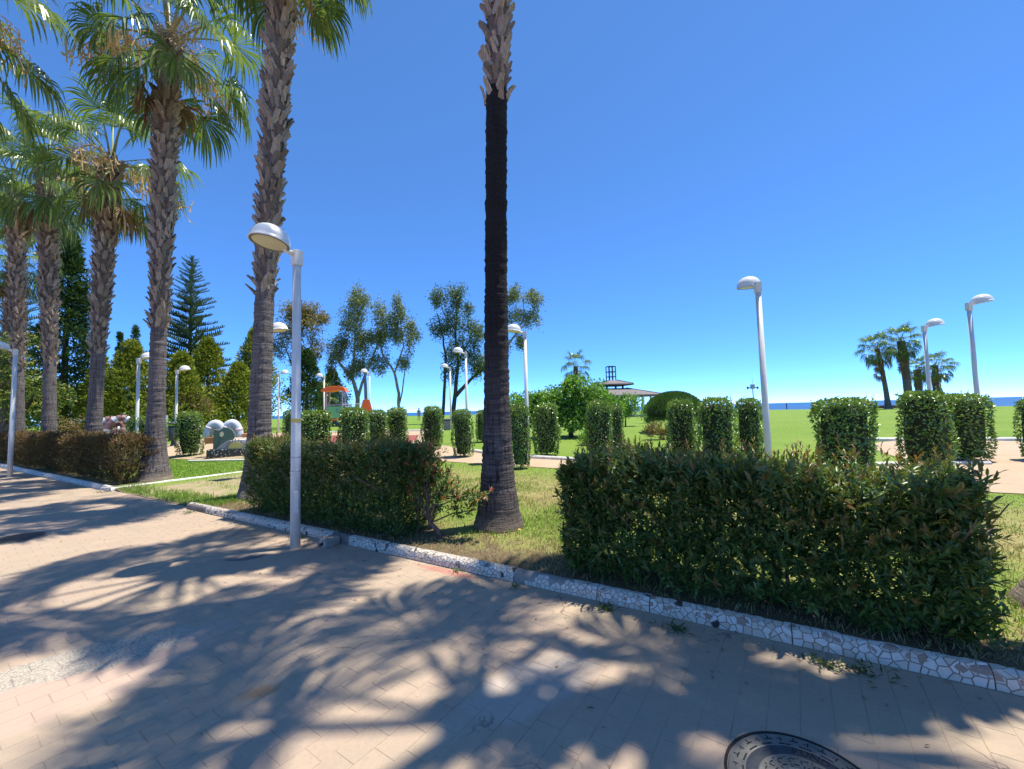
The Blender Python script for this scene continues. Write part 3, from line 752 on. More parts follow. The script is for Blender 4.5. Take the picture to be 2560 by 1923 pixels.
strip_kerb('white_path_kerb', dens([(-11.6, 14.85), (-9.0, 14.45), (-6.5, 14.2), (-4.4, 13.9)]), 'thin white kerb in front of the playground sand', 0.12, 0.06)

# ---- manhole covers
def manhole():
    cx, cy, r = 1.215, 1.868, 0.315
    root = empty('manhole_cover', (cx, cy, 0), R(-30), 'round iron manhole cover with lettering in the near paving', 'manhole')
    mb = MB(); mb.lathe([(r, -0.02), (r, 0.0035), (r - 0.004, 0.005), (r - 0.012, 0.005), (r - 0.013, -0.004), (r - 0.016, -0.004)], 72)
    mb.build('frame_ring', M['iron_dark'], root)
    mb = MB(); mb.lathe([(r - 0.016, -0.006), (r - 0.016, 0.003), (r - 0.019, 0.0045), (0.232, 0.0045), (0.228, 0.003), (0.178, 0.003), (0.174, 0.0045), (0.098, 0.0045), (0.094, 0.002), (0.088, 0.002), (0.084, 0.0045), (0.0001, 0.0045)], 72, 0)
    cover = mb.build('cover', M['iron'], root)
    mb = MB(); mb.lathe([(0.2275, 0.0036), (0.2275, 0.004), (0.1785, 0.004), (0.1785, 0.0036)], 72)
    mb.build('worn_band', M['iron_blue'], root)
    mb = MB(); mb.lathe([(0.082, 0.0047), (0.080, 0.0052), (0.0001, 0.0052)], 48)
    mb.build('centre_plate', M['iron_blue'], root)
    ub = MB(); ub.box(-.5, .5, -.5, .5, 0, 1); ub = ub.mesh('relief_mark', M['iron_dark'])
    def bar(a, ra, l, w, rot=0.0, dt=0.0):
        link('relief_mark', ub, root, (ra * math.cos(a), ra * math.sin(a), 0.001), (0, 0, a + rot), (w, l, 0.0048))
    for i in range(30):
        a = 2 * math.pi * i / 30
        if i % 2 == 0: bar(a, 0.265, 0.034, 0.006); bar(a, 0.276, 0.006, 0.020)
        else: bar(a, 0.268, 0.006, 0.022); bar(a + 0.045, 0.268, 0.006, 0.006)
    for i in range(18):
        a = 2 * math.pi * (i + .3) / 18
        bar(a, 0.238, 0.05, 0.0065)
        bar(a, 0.152, 0.020, 0.005); bar(a + 0.12, 0.140, 0.005, 0.02); bar(a + 0.2, 0.160, 0.006, 0.006)
    for i in range(14):
        a = 2 * math.pi * i / 14; bar(a, 0.118, 0.022, 0.005); bar(a + .2, 0.112, 0.005, 0.015)
    def letters(txt, rad, size, a0, da, mat, z):
        for i, ch in enumerate(txt):
            cu = bpy.data.curves.new('lettering', 'FONT'); cu.body = ch; cu.size = size; cu.align_x = 'CENTER'; cu.align_y = 'CENTER'; cu.extrude = 0.0008
            to = bpy.data.objects.new('tmp', cu); COL.objects.link(to)
            dg = bpy.context.evaluated_depsgraph_get(); me = bpy.data.meshes.new_from_object(to.evaluated_get(dg))
            bpy.data.objects.remove(to); me.materials.append(mat)
            a = a0 - i * da
            link('letter', me, root, (rad * math.cos(a), rad * math.sin(a), z), (0, 0, a - math.pi / 2))
    letters('FUNDIC', 0.203, 0.052, R(30 + 68), R(11), M['iron_dark'], 0.0046)
    letters('FUNDICIO', 0.068, 0.017, R(30 + 95), R(14), M['iron'], 0.0056)
manhole()
def manhole_small():
    root = empty('manhole_cover', (-7.15, 6.02, 0), 0, 'small round manhole cover at the left edge of the paving', 'manhole')
    mb = MB(); mb.lathe([(0.34, -0.02), (0.34, 0.004), (0.32, 0.006), (0.31, 0.001), (0.30, 0.001)], 48); mb.build('frame_ring', M['iron'], root)
    mb = MB(); mb.lathe([(0.305, -0.01), (0.305, 0.003), (0.0001, 0.003)], 48); mb.build('cover', M['iron'], root)
    mk = MB()
    for i in range(-6, 7):
        h = math.sqrt(max(0, 0.28 ** 2 - (i * 0.042) ** 2)); mk.box(i * .042 - .008, i * .042 + .008, -h, h, 0.001, 0.006)
    tag(mk.build('relief_marks', M['iron_dark'], root), None, None, None, 'stuff')
manhole_small()
# ================================================================== PLANT TOOLS
def unit(a): return a / np.maximum(1e-9, np.linalg.norm(a, axis=-1, keepdims=True))
def leaf4(P, A, Nn, L, Wd, fold=0.15, curve=0.12):
    n = len(P); S = unit(np.cross(A, Nn)); N3 = np.cross(S, A)
    L = np.broadcast_to(np.asarray(L, float), (n,))[:, None]; Wd = np.broadcast_to(np.asarray(Wd, float), (n,))[:, None]
    m = P + A * L * 0.45 + N3 * fold * Wd
    V = np.stack([P, m + S * Wd / 2, P + A * L - N3 * curve * L, m - S * Wd / 2], 1)
    i = np.arange(n)[:, None] * 4
    T = np.concatenate([i + [0, 1, 2], i + [0, 2, 3]], 1).reshape(-1, 3)
    return V.reshape(-1, 3), T, 4
def leaf6(P, A, Nn, L, Wd, fold=0.2, curve=0.15):
    n = len(P); S = unit(np.cross(A, Nn)); N3 = np.cross(S, A)
    L = np.broadcast_to(np.asarray(L, float), (n,))[:, None]; Wd = np.broadcast_to(np.asarray(Wd, float), (n,))[:, None]
    m1 = P + A * L * 0.3 + N3 * 0.05 * L; m2 = P + A * L * 0.68 + N3 * 0.02 * L
    c2 = P + A * L * 0.5 + N3 * (0.05 * L - fold * Wd)
    V = np.stack([P, m1 + S * Wd * .46, m1 - S * Wd * .46, m2 + S * Wd * .42, m2 - S * Wd * .42, P + A * L - N3 * curve * L, c2], 1)
    i = np.arange(n)[:, None] * 7
    T = np.concatenate([i + [0, 1, 6], i + [0, 6, 2], i + [1, 3, 6], i + [2, 6, 4], i + [3, 5, 6], i + [4, 6, 5]], 1).reshape(-1, 3)
    return V.reshape(-1, 3), T, 7
def rdir(n, g=None):
    g = g or rng
    return unit(g.normal(size=(n, 3)))
class Batch:
    def __init__(self): self.V = []; self.T = []; self.t = []; self.n = 0
    def add(self, vt, tint=None):
        V, T, k = vt
        self.V.append(V); self.T.append(T + self.n); self.n += len(V)
        t = np.zeros(len(V)) if tint is None else np.repeat(np.broadcast_to(np.asarray(tint, float), (len(V) // k,)), k)
        self.t.append(t)
    def mesh(self, name, mat):
        return np_mesh(name, np.concatenate(self.V), np.concatenate(self.T), mat, False, np.concatenate(self.t))
def sprig_leaves(B, base, d, length, nl, LL, LW, young, g, six=True):
    """alternate leaves around shoots; base,d (n,3)"""
    n = len(base)
    a = unit(np.cross(d, rdir(n, g))); b = np.cross(d, a)
    for k in range(nl):
        f = (k + 0.6) / nl
        ph = k * 2.4 + g.uniform(0, 6.28, n)
        out = a * np.cos(ph)[:, None] + b * np.sin(ph)[:, None]
        ax = unit(out * (0.95 - 0.6 * f) + d * (0.45 + 0.7 * f) + g.normal(size=(n, 3)) * 0.15)
        p = base + d * (length * f)[:, None]
        L = LL * g.uniform(0.75, 1.15, n) * (1.0 - 0.35 * f * f)
        tint = np.clip(young * (f > 0.55) * g.uniform(0.5, 1.2, n), 0, 1)
        nn = unit(d + out * 0.2 + np.array([0, 0, 0.5]))
        B.add((leaf6 if six else leaf4)(p, ax, nn, L, L * LW), tint)

# ---- palm fronds -------------------------------------------------------------
def frond_mesh(seed, elev, plen=1.25, rad=1.15, nseg=36, dead=False, hang=1.0):
    """fan leaf: long arched stalk, pleated blade whose split tips hang down. Points along +X"""
    g = np.random.default_rng(seed)
    e = R(elev); pts = []; p = np.zeros(3); ns = 9
    for i in range(ns + 1):
        pts.append(p.copy()); ee = e - R(38 if elev > -40 else 12) * (i / ns) ** 1.6 * hang
        p = p + np.array([math.cos(ee), 0, math.sin(ee)]) * plen / ns
    pts = np.array(pts); H = pts[-1]; a = unit(pts[-1] - pts[-2]); Y = np.array([0, 1.0, 0]); nrm = np.cross(a, Y)
    if nrm[2] < 0: nrm = -nrm
    V = []; F = []; mi = []
    wv = np.linspace(0.034, 0.014, ns + 1)
    for i, q in enumerate(pts):
        up = np.array([0, 0, 1.0]); V += [q + Y * wv[i], q + up * wv[i] * .5, q - Y * wv[i], q - up * wv[i] * .5]
    for i in range(ns):
        for k in range(4): F.append((i * 4 + k, i * 4 + (k + 1) % 4, i * 4 + 4 + (k + 1) % 4, i * 4 + 4 + k)); mi.append(1)
    th = np.linspace(-1.95, 1.95, nseg) + g.normal(size=nseg) * 0.02
    dth = 3.9 / nseg; tw = g.uniform(-0.25, 0.25)
    for t_ in th:
        d = math.cos(t_) * a + math.sin(t_) * (Y + nrm * tw); d = d + nrm * (0.30 * abs(math.sin(t_)) + g.normal() * 0.05)
        d = unit(d); Ls = rad * (0.80 + 0.22 * math.cos(t_ * 0.8)) * g.uniform(0.9, 1.08)
        nt = 7; pos = H.copy(); side = unit(np.cross(d, nrm)); b0 = len(V); dd = d.copy(); kink = g.uniform(0.45, 0.62)
        for j in range(nt + 1):
            f = j / nt
            w = min(Ls * f * dth * 0.5, 0.030) if f < 0.5 else 0.030 * max(0.06, 1 - ((f - 0.5) / 0.5) ** 1.3)
            w = max(w, 0.003)
            V += [pos + side * w, pos - nrm * w * 0.75, pos - side * w]
            if f >= kink - 0.15:
                dd = unit(dd + np.array([0, 0, -1.0]) * hang * 0.62 * (1 + f) * g.uniform(0.7, 1.2) + g.normal(size=3) * 0.04)
            else:
                dd = unit(dd + np.array([0, 0, -1.0]) * hang * 0.08)
            pos = pos + dd * Ls / nt
        for j in range(nt):
            for k in range(2):
                F.append((b0 + j * 3 + k, b0 + j * 3 + k + 1, b0 + j * 3 + k + 4, b0 + j * 3 + k + 3)); mi.append(0)
    me = bpy.data.meshes.new('frond'); me.from_pydata([tuple(v) for v in V], [], F)
    me.materials.append(M['frond_dead'] if dead else M['frond']); me.materials.append(M['frond_dead'] if dead else M['petiole'])
    me.polygons.foreach_set('material_index', mi); me.update()
    return me
ELEVS = [78, 58, 40, 22, 6, -12, -30, -50]
FROND = {e: [frond_mesh(100 + 7 * i + k, e, hang=0.55 if e > 50 else 1.0) for k in range(3)] for i, e in enumerate(ELEVS)}
FDEAD = [frond_mesh(300 + k, -68 - 4 * k, 1.15, 1.0, 24, True, 1.2) for k in range(3)]
def boot_mesh(seed, L=0.27):
    g = random.Random(seed); mb = MB()
    w0, w1 = g.uniform(0.055, 0.085), g.uniform(0.022, 0.055); n = 4; vs = []
    for i in range(n + 1):
        f = i / n; w = w0 + (w1 - w0) * f; z = L * f; x = 0.012 + 0.035 * f + 0.045 * f * f + g.uniform(-.006, .006); t = 0.03 * (1 - f) + 0.008; c = 0.035 * (1 - f * .6)
        k = g.uniform(-.012, .012)
        vs += [(x - c, -w, z + k), (x + t, 0, z), (x - c, w, z - k), (x - t * .6, 0, z)]
    fs = [(i * 4 + k, i * 4 + (k + 1) % 4, i * 4 + 4 + (k + 1) % 4, i * 4 + 4 + k) for i in range(n) for k in range(4)] + [(n * 4, n * 4 + 1, n * 4 + 2, n * 4 + 3)]
    mb.add(vs, fs); return mb.mesh('leaf_base', M['boot'])
BOOT = [boot_mesh(i) for i in range(6)]
def flower_mesh(seed, L=1.3, n=70, hang=1.0):
    g = np.random.default_rng(seed); mb = MB()
    stalk = [Vector((0.9 * L * t, 0, 0.35 * L * t - 0.75 * L * t * t * hang)) for t in np.linspace(0, 1, 8)]
    mb.tube(stalk, [0.018 * (1 - .6 * t) for t in np.linspace(0, 1, 8)], 5)
    for i in range(n):
        t = g.uniform(0.35, 1.0); p = stalk[min(7, int(t * 7))] + Vector(g.normal(size=3) * 0.03)
        q = p + Vector((g.normal() * .12, g.normal() * .12, -g.uniform(.03, .12))); r_ = q + Vector((g.normal() * .07, g.normal() * .07, -g.uniform(.15, .42) * hang))
        w = 0.007
        mb.add([p, q + Vector((w, 0, 0)), q - Vector((w, 0, 0)), r_ + Vector((w * 1.5, w, 0)), r_ - Vector((w * 1.5, -w, 0))], [(0, 1, 2), (2, 1, 3, 4)])
        for _ in range(3):
            o = q.lerp(r_, g.uniform(0.1, 0.95)); s_ = Vector(g.normal(size=3) * 0.05)
            mb.add([o, o + s_ + Vector((0, 0, -.03)), o + s_ * .6 + Vector((0.02, 0, -.06))], [(0, 1, 2)])
    return mb.mesh('flower_stalk', M['flower'])
FLOWER = [flower_mesh(i) for i in range(3)]

def palm(x, y, Ht, label, lean=(0, 0), r0=0.30, r1=0.18, r2=0.19, boot_z=None, boots='objects', nboot_row=7, rowstep=0.20, nfr=36, seed=0, scale=1.0, flowers=0,
         dead=4, group='fan palms lining the promenade', z0=None, bend=1.6, az0=0.0, phases=None, boot_r=None, skirt=0, flaz=0.0, name='palm_tree', bark='bark', bow=0.0):
    g = random.Random(seed)
    z0 = float(terr(x, y)) if z0 is None else z0
    root = empty(name, (x, y, z0), 0, label, 'palm tree', group)
    def centre(z):
        f = max(0, z / Ht) ** bend
        return Vector((lean[0] * f + bow * math.sin(math.pi * min(1.0, z / Ht)), lean[1] * f, z))
    bz = boot_z if boot_z is not None else Ht * 0.4
    def rad(z):
        fl = r0 * math.exp(-z / 0.55) * 0.62
        base = r1 + (0.06 * math.exp(-z / 2.0))
        if z > bz: base = r1 + (r2 - r1) * min(1, (z - bz) / 3.0)
        return base + fl
    # trunk
    n = 36; dz = 0.035 if boots == 'objects' else 0.08; nz = int((Ht + 0.1) / dz); vs = []; gr = np.random.default_rng(seed + 5)
    ringj = gr.normal(size=nz + 1) * 0.0045; angj = gr.normal(size=n) * 0.006; angj = (angj + np.roll(angj, 1) + np.roll(angj, 2)) / 1.5
    for i in range(nz + 1):
        z = -0.08 + i * dz; c = centre(max(z, 0)); rr = rad(max(z, 0)) + ringj[i]
        for k in range(n):
            a = 2 * math.pi * k / n; q = rr * (1 + angj[k]) + gr.normal() * 0.0025
            vs.append((c.x + q * math.cos(a), c.y + q * math.sin(a), z))
    idx = np.arange((nz + 1) * n).reshape(nz + 1, n)
    F = np.stack([idx[:-1], np.roll(idx, -1, 1)[:-1], np.roll(idx, -1, 1)[1:], idx[1:]], -1).reshape(-1, 4)
    tm = np_mesh('trunk', vs, F, M[bark], True); tm.materials.append(M['fibre'])
    zc = -0.08 + dz * (np.arange(len(F)) // n)
    tm.polygons.foreach_set('material_index', (zc > bz + 0.15).astype(np.int32))
    trunk = link('trunk', tm, root)
    # old leaf bases
    items = []; z = bz; row = 0
    top = Ht - 0.15
    while z < top:
        f = (z - bz) / max(0.1, top - bz); k_ = nboot_row
        for j in range(k_):
            a = 2 * math.pi * (j + 0.5 * (row % 2)) / k_ + g.uniform(-.22, .22); zz = z + g.uniform(-.07, .07); c = centre(zz); rr = rad(zz) - 0.02
            til = g.uniform(-0.10, 0.20) + 0.06 * f
            if row < 2: til += g.uniform(0.0, 0.25)
            items.append((c.x + rr * math.cos(a), c.y + rr * math.sin(a), zz, a, til, g.uniform(-.6, .6), (0.85 + 0.35 * f) * g.uniform(0.75, 1.25)))
        z += rowstep * g.uniform(.9, 1.1); row += 1
    rest = []
    if boots == 'objects':
        items.sort(key=lambda t: (t[0] * x + t[1] * y) / math.hypot(x, y) + (50 if t[2] + z0 > 1.65 + 1.06 * y else 0)); rest = items[300:]
        for (bx, by, bz_, a, til, roll, sc) in items[:300]:
            link('leaf_base', g.choice(BOOT), trunk, (bx, by, bz_), (Matrix.Rotation(a, 3, 'Z') @ Matrix.Rotation(til, 3, 'Y') @ Matrix.Rotation(roll, 3, 'X')).to_euler(), sc)
    if boots == 'joined': rest = items
    if rest:
        mb = MB()
        for (bx, by, bz_, a, til, roll, sc) in rest:
            me = g.choice(BOOT); Mx = Matrix.Translation((bx, by, bz_)) @ Matrix.Rotation(a, 4, 'Z') @ Matrix.Rotation(til, 4, 'Y') @ Matrix.Rotation(roll, 4, 'X') @ Matrix.Scale(sc, 4)
            mb.add([Mx @ v.co for v in me.vertices], [tuple(p.vertices) for p in me.polygons])
        tag(link('leaf_bases', mb.mesh('leaf_bases', M['boot']), trunk), None, None, None, 'stuff')
    # crown of single fronds
    ct = centre(Ht)
    for i in range(nfr):
        f = i / (nfr - 1); el = 82 - 132 * f ** 0.95 + g.uniform(-8, 8)
        e = min(ELEVS, key=lambda q: abs(q - el)); az = az0 + i * 2.39996 + g.uniform(-.25, .25)
        zz = 0.18 - 0.75 * f
        link('frond', g.choice(FROND[e]), root, (ct.x + 0.10 * math.cos(az), ct.y + 0.10 * math.sin(az), ct.z + zz * scale), (g.uniform(-.12, .12), R(-(el - e)) * 0.8, az), scale * g.uniform(0.88, 1.1))
    for i in range(dead):
        az = g.uniform(0, 6.28)
        link('dead_frond', g.choice(FDEAD), root, (ct.x + .15 * math.cos(az), ct.y + .15 * math.sin(az), ct.z - 0.5 * scale), (0, 0, az), scale * g.uniform(.75, 1.0))
    for i in range(skirt):
        az = i * 2.4; zz = -0.5 - 2.2 * (i / max(1, skirt)) * scale
        link('dead_frond', g.choice(FDEAD), root, (ct.x + .2 * math.cos(az), ct.y + .2 * math.sin(az), ct.z + zz), (0, R(8), az), scale * g.uniform(.7, .9))
    for i in range(flowers):
        az = flaz + i * 2.1
        link('flower_stalk', FLOWER[i % 3], root, (ct.x, ct.y, ct.z - 0.1), (0, 0, az), 1.7)
    return root
# ================================================================== THE ROW OF PALMS
def wp(s, q): return W(s, q)[:2]
x, y = wp(-1.0, 1.33)
palm(x, y, 12.3, 'tall palm with dark bare trunk standing in the dry grass between two hedges', (0.36, -0.05), 0.22, 0.148, 0.15, 6.05, 'objects', 8, 0.14, 24, 11, 1.08, bark='bark_black_top')
x, y = wp(4.22, 1.3)
palm(x, y, 12.0, 'palm whose dark trunk foot shows at the right edge behind the hedge', (-0.9, 0.4), 0.45, 0.15, 0.15, 5.5, 'joined', 7, 0.2, 24, 23, 1.08, bend=2.6, bow=0.75)
x, y = wp(-6.45, 1.0)
palm(x, y, 12.5, 'palm rising behind the near street lamp at the left end of the hedge', (0.50, 0.1), 0.24, 0.165, 0.20, 4.1, 'objects', 9, 0.16, 27, 31, 1.0, 2, flaz=-0.2)
x, y = wp(-11.6, 1.05)
palm(x, y, 12.3, 'palm with full leafy crown and shaggy trunk at the corner of the white kerb', (0.10, 0.0), 0.28, 0.165, 0.225, 4.05, 'objects', 9, 0.165, 24, 43, 1.15, 3, flaz=-0.7)
x, y = wp(-16.7, 1.1)
palm(x, y, 10.5, 'second palm left of the corner palm, its crown carrying a tan flower cluster', (0.28, 0.0), 0.28, 0.165, 0.225, 3.8, 'objects', 9, 0.17, 23, 53, 1.1, 2, flaz=-1.2)
x, y = wp(-21.9, 1.1)
palm(x, y, 11.9, 'third palm left of the corner palm with a collar of curled pale leaf bases', (-0.6, 0.0), 0.28, 0.175, 0.235, 3.9, 'joined', 9, 0.18, 22, 61, 1.15, 1)
x, y = wp(-27.0, 1.1)
palm(x, y, 12.9, 'palm at the left edge of the row behind the arched lamp', (-0.8, 0.0), 0.28, 0.175, 0.235, 4.0, 'joined', 9, 0.19, 22, 71, 1.15, 0)
palm(-12.3, 7.9, 10.4, 'palm on the promenade whose big fronds hang in at the top left corner', (0.4, 0.0), 0.32, 0.2, 0.27, 4.0, 'joined', 7, 0.25, 20, 83, 1.15, 1, z0=0.0, group=None)
palm(-27.9, 22.6, 10.6, 'smaller palm half hidden behind the leftmost palm trunks', (0.2, 0), 0.3, 0.2, 0.24, 3.0, 'joined', 6, 0.3, 30, 91, 0.95, 0, group=None)
# far palms by the sea
palm(47.2, 52.0, 7.7, 'left palm of the cluster by the sea with thin leaning trunk', (-0.8, 0), 0.3, 0.24, 0.24, 3.2, 'none', 5, 0.5, 28, 101, 1.05, 0, 4, 'palms by the sea', skirt=8)
palm(49.9, 52.0, 8.6, 'tallest thick-trunked palm of the cluster by the sea', (-0.4, 0), 0.4, 0.40, 0.42, 3.4, 'none', 5, 0.5, 30, 103, 1.08, 0, 6, 'palms by the sea', skirt=14)
palm(53.2, 54.0, 5.1, 'short palm with brown skirt in the middle of the cluster by the sea', (0, 0), 0.4, 0.36, 0.38, 2.2, 'none', 5, 0.5, 22, 105, 0.8, 0, 6, 'palms by the sea', skirt=14)
palm(55.4, 54.0, 5.5, 'rightmost palm of the cluster by the sea, behind a lamp post', (0.2, 0), 0.35, 0.30, 0.32, 2.6, 'none', 5, 0.5, 28, 107, 1.02, 0, 6, 'palms by the sea', skirt=12)
palm(8.4, 55.0, 6.7, 'lone far palm above the fig tree near the pavilion', (0.2, 0), 0.35, 0.30, 0.3, 3.0, 'none', 5, 0.5, 20, 109, 1.1, 0, 3, None)
palm(-18.0, 38.5, 2.7, 'low fan palm beside the playground tower', (0, 0), 0.3, 0.3, 0.3, 1.0, 'none', 5, 0.5, 28, 111, 0.95, 0, 6, None, skirt=6)

# ================================================================== HEDGES
SPR = []
def sprig_mesh(seed, mat, L=0.17, nl=10, LL=0.075, LW=0.27, young=0.6):
    g = np.random.default_rng(seed); B = Batch()
    d = unit(np.array([[0.05, 0.0, 1.0]]))
    sprig_leaves(B, np.zeros((1, 3)), d, np.array([L]), nl, LL, LW, young, g)
    me = B.mesh('leafy_shoot', mat)
    return me
def hedge(name, s0, s1, q0, q1, h, label, mat, nspr, seed, nparts=0, LL=0.065, LW=0.27, young=0.5, openlow=0.5, nstem=24, tops=40, group='clipped hedges along the kerb', six=True, hvar=0.05):
    g = np.random.default_rng(seed); c = W((s0 + s1) / 2, (q0 + q1) / 2, 0.07)
    root = empty(name, c, KERB_ANG, label, 'hedge', group)
    L = s1 - s0; D = q1 - q0
    B = Batch()
    # sample shoots on the shell: local x along s, y along q
    w = np.array([L * h, L * h * 0.7, L * D * 1.15, D * h, D * h]); w = w / w.sum()
    face = g.choice(5, nspr, p=w); a = g.uniform(-.5, .5, nspr); b = g.uniform(0, 1, nspr)
    P = np.zeros((nspr, 3)); Nn = np.zeros((nspr, 3)); dep = np.where(g.uniform(size=nspr) < .28, g.uniform(0.05, 0.4 * D, nspr), g.exponential(0.07, nspr))
    wob = lambda x: 1 + hvar * np.sin(x * 2.1 + seed) + hvar * .6 * np.sin(x * 5.3 + 2 * seed)
    zz = 0.05 + (h - 0.05) * np.where(g.uniform(size=nspr) < openlow, np.sqrt(b), b)
    for f, (nx, ny, nz) in enumerate(((0, -1, 0), (0, 1, 0), (0, 0, 1), (-1, 0, 0), (1, 0, 0))):
        k = face == f
        if f < 2: P[k] = np.stack([a[k] * L, np.full(k.sum(), ny * D / 2), zz[k]], 1)
        elif f == 2: P[k] = np.stack([a[k] * L, (b[k] - .5) * D, np.full(k.sum(), h)], 1)
        else: P[k] = np.stack([np.full(k.sum(), nx * L / 2), a[k] * D, zz[k]], 1)
        Nn[k] = (nx, ny, nz)
    # rounded body, narrower foot
    foot = 0.82 + 0.18 * np.clip(P[:, 2] / (0.45 * h), 0, 1)
    P[:, 1] *= foot; P[:, 2] *= wob(P[:, 0])
    edge = np.clip((P[:, 2] / h - 0.82) / 0.18, 0, 1); P[:, 1] *= 1 - 0.12 * edge ** 2
    P -= Nn * dep[:, None]
    P += g.normal(size=P.shape) * 0.025
    d = unit(Nn * 0.7 + np.array([0, 0, 0.75]) + g.normal(size=P.shape) * 0.38)
    ln = g.uniform(0.10, 0.2, nspr); base = P - d * (ln * 0.7)[:, None]
    base[:, 2] = np.maximum(base[:, 2], 0.03)
    yg = young * np.clip((P[:, 2] / h - 0.35) / 0.5, 0.12, 1) * (g.uniform(size=nspr) < 0.75)
    order = g.permutation(nspr); chunk = 5
    sprig_leaves(B, base, d, ln, 10, LL, LW, yg, g, six)
    # long shoots above the top
    if tops:
        tp = np.stack([g.uniform(-.5, .5, tops) * L, g.uniform(-.45, .45, tops) * D, np.full(tops, h - 0.06)], 1)
        td = unit(np.stack([g.normal(size=tops) * .25, g.normal(size=tops) * .25, np.ones(tops)], 1))
        sprig_leaves(B, tp, td, g.uniform(0.14, 0.30, tops), 13, LL * 0.95, LW * 0.9, np.full(tops, 0.95), g, six)
    tag(link('foliage', B.mesh('foliage', mat), root), None, None, None, 'stuff')
    # single shoots on the near side
    if nparts:
        vars_ = [sprig_mesh(seed * 10 + i, mat, 0.15 + 0.02 * (i % 3), 10, LL * 1.05, LW, 0.15 + 0.25 * (i % 4)) for i in range(8)]
        for i in range(nparts):
            xx = g.uniform(-.5, .5) * L; top = i % 3 == 0
            if top: p = (xx, g.uniform(-.5, .4) * D, h * float(wob(np.array(xx))) - 0.08); dd = Vector((g.normal() * .3, g.normal() * .3 - .15, 1))
            else:
                z = h * g.uniform(0.06, 1) ** 0.8; p = (xx, -D / 2 * (0.82 + 0.18 * min(1, z / (.45 * h))) + 0.07, z); dd = Vector((g.normal() * .4, -1, 0.9 + g.normal() * .3))
            q = dd.normalized().to_track_quat('Z', 'Y') @ Euler((0, 0, g.uniform(0, 6.28))).to_quaternion()
            link('leafy_shoot', vars_[int(g.integers(8))], root, p, q.to_euler(), float(g.uniform(.8, 1.15)))
    # woody stems
    mb = MB()
    for i in range(nstem):
        xx = -L / 2 + L * (i + .5) / nstem + g.normal() * .05; yy = g.normal() * 0.07
        p0 = Vector((xx, yy, -0.02)); p1 = p0 + Vector((g.normal() * .08, g.normal() * .06, h * .35)); mb.tube([p0, p0.lerp(p1, .5) + Vector((g.normal() * .02, 0, 0)), p1], [.018, .015, .012], 5, cap=False)
        for j in range(4):
            e = p1 + Vector((g.normal() * .2, g.normal() * D * .28, h * g.uniform(.2, .5))); mb.tube([p1, p1.lerp(e, .5) + Vector((g.normal() * .03, g.normal() * .03, -.03)), e], [.009, .007, .004], 4, cap=False)
    mb.build('woody_stems', M['wood'], root)
    return root
hedge('clipped_hedge', 0.47, 3.30, 0.16, 1.02, 1.05, 'large dark green hedge with bronze tips nearest the camera on the right', M['leaf_hedge'], 4700, 3, 300, 0.085, 0.27, 0.42, 0.30, 18, 70)
hedge('clipped_hedge', -5.25, -1.75, 0.16, 1.0, 1.10, 'green and bronze hedge behind the near lamp post', M['leaf_hedge'], 7000, 5, 200, 0.07, 0.24, 0.7, 0.2, 20, 60)
hedge('clipped_hedge', -26.0, -11.35, 0.22, 1.05, 1.14, 'reddish brown hedge along the kerb at the far left', M['leaf_hedge_red'], 9500, 7, 0, 0.075, 0.3, 0.7, 0.1, 40, 60, six=False)

# red-tipped shrub at the end of the middle hedge
def photinia():
    x, y = -0.93, 5.27; g = np.random.default_rng(77)
    root = empty('red_tipped_shrub', (x, y, 0.07), 0, 'leggy shrub with red young leaves and bent bare stem beside the palm', 'shrub')
    mb = MB()
    trunk = [(0, 0, -0.03), (-0.05, 0.02, 0.09), (-0.14, 0.0, 0.19), (-0.17, 0.02, 0.33), (-0.18, 0.03, 0.5)]
    mb.tube(trunk, [.038, .032, .028, .022, .018], 7)
    ends = [(-0.28, 0.05, 0.95), (-0.12, -0.05, 1.02), (-0.02, 0.05, 0.95), (0.10, 0.0, 0.80), (0.18, 0.02, 0.62), (-0.38, 0.1, 0.75), (-0.30, -0.1, 0.60), (0.42, -0.1, 0.55), (0.60, -0.15, 0.50), (0.52, -0.1, 0.38), (0.05, -.1, .45), (-.1, .1, .72), (-.42, 0, .92), (-.2, .12, 1.08), (.25, 0, .48)]
    B = Batch()
    for i, e in enumerate(ends):
        st = Vector(trunk[2 + (i % 3)]); e = Vector(e); m_ = st.lerp(e, .5) + Vector((g.normal() * .03, g.normal() * .03, .03))
        mb.tube([st, m_, e], [.012, .008, .004], 5, cap=False)
        nn = 24 if e.z > .7 else 15
        base = np.array([list(st.lerp(e, g.uniform(.5, 1)) + Vector(g.normal(size=3) * .045)) for _ in range(nn)])
        d = unit(np.array([list((e - st).normalized())]) * .5 + np.array([0, 0, .6]) + g.normal(size=(nn, 3)) * .55)
        sprig_leaves(B, base, d, g.uniform(.07, .12, nn), 8, 0.082, 0.27, np.where(g.uniform(size=nn) < (.45 if i in (0, 1, 2, 8, 12, 13) else .2), 1.0, 0.05), g)
    mb.build('stem', M['wood'], root, True)
    tag(link('foliage', B.mesh('foliage', M['leaf_photinia']), root), None, None, None, 'stuff')
photinia()

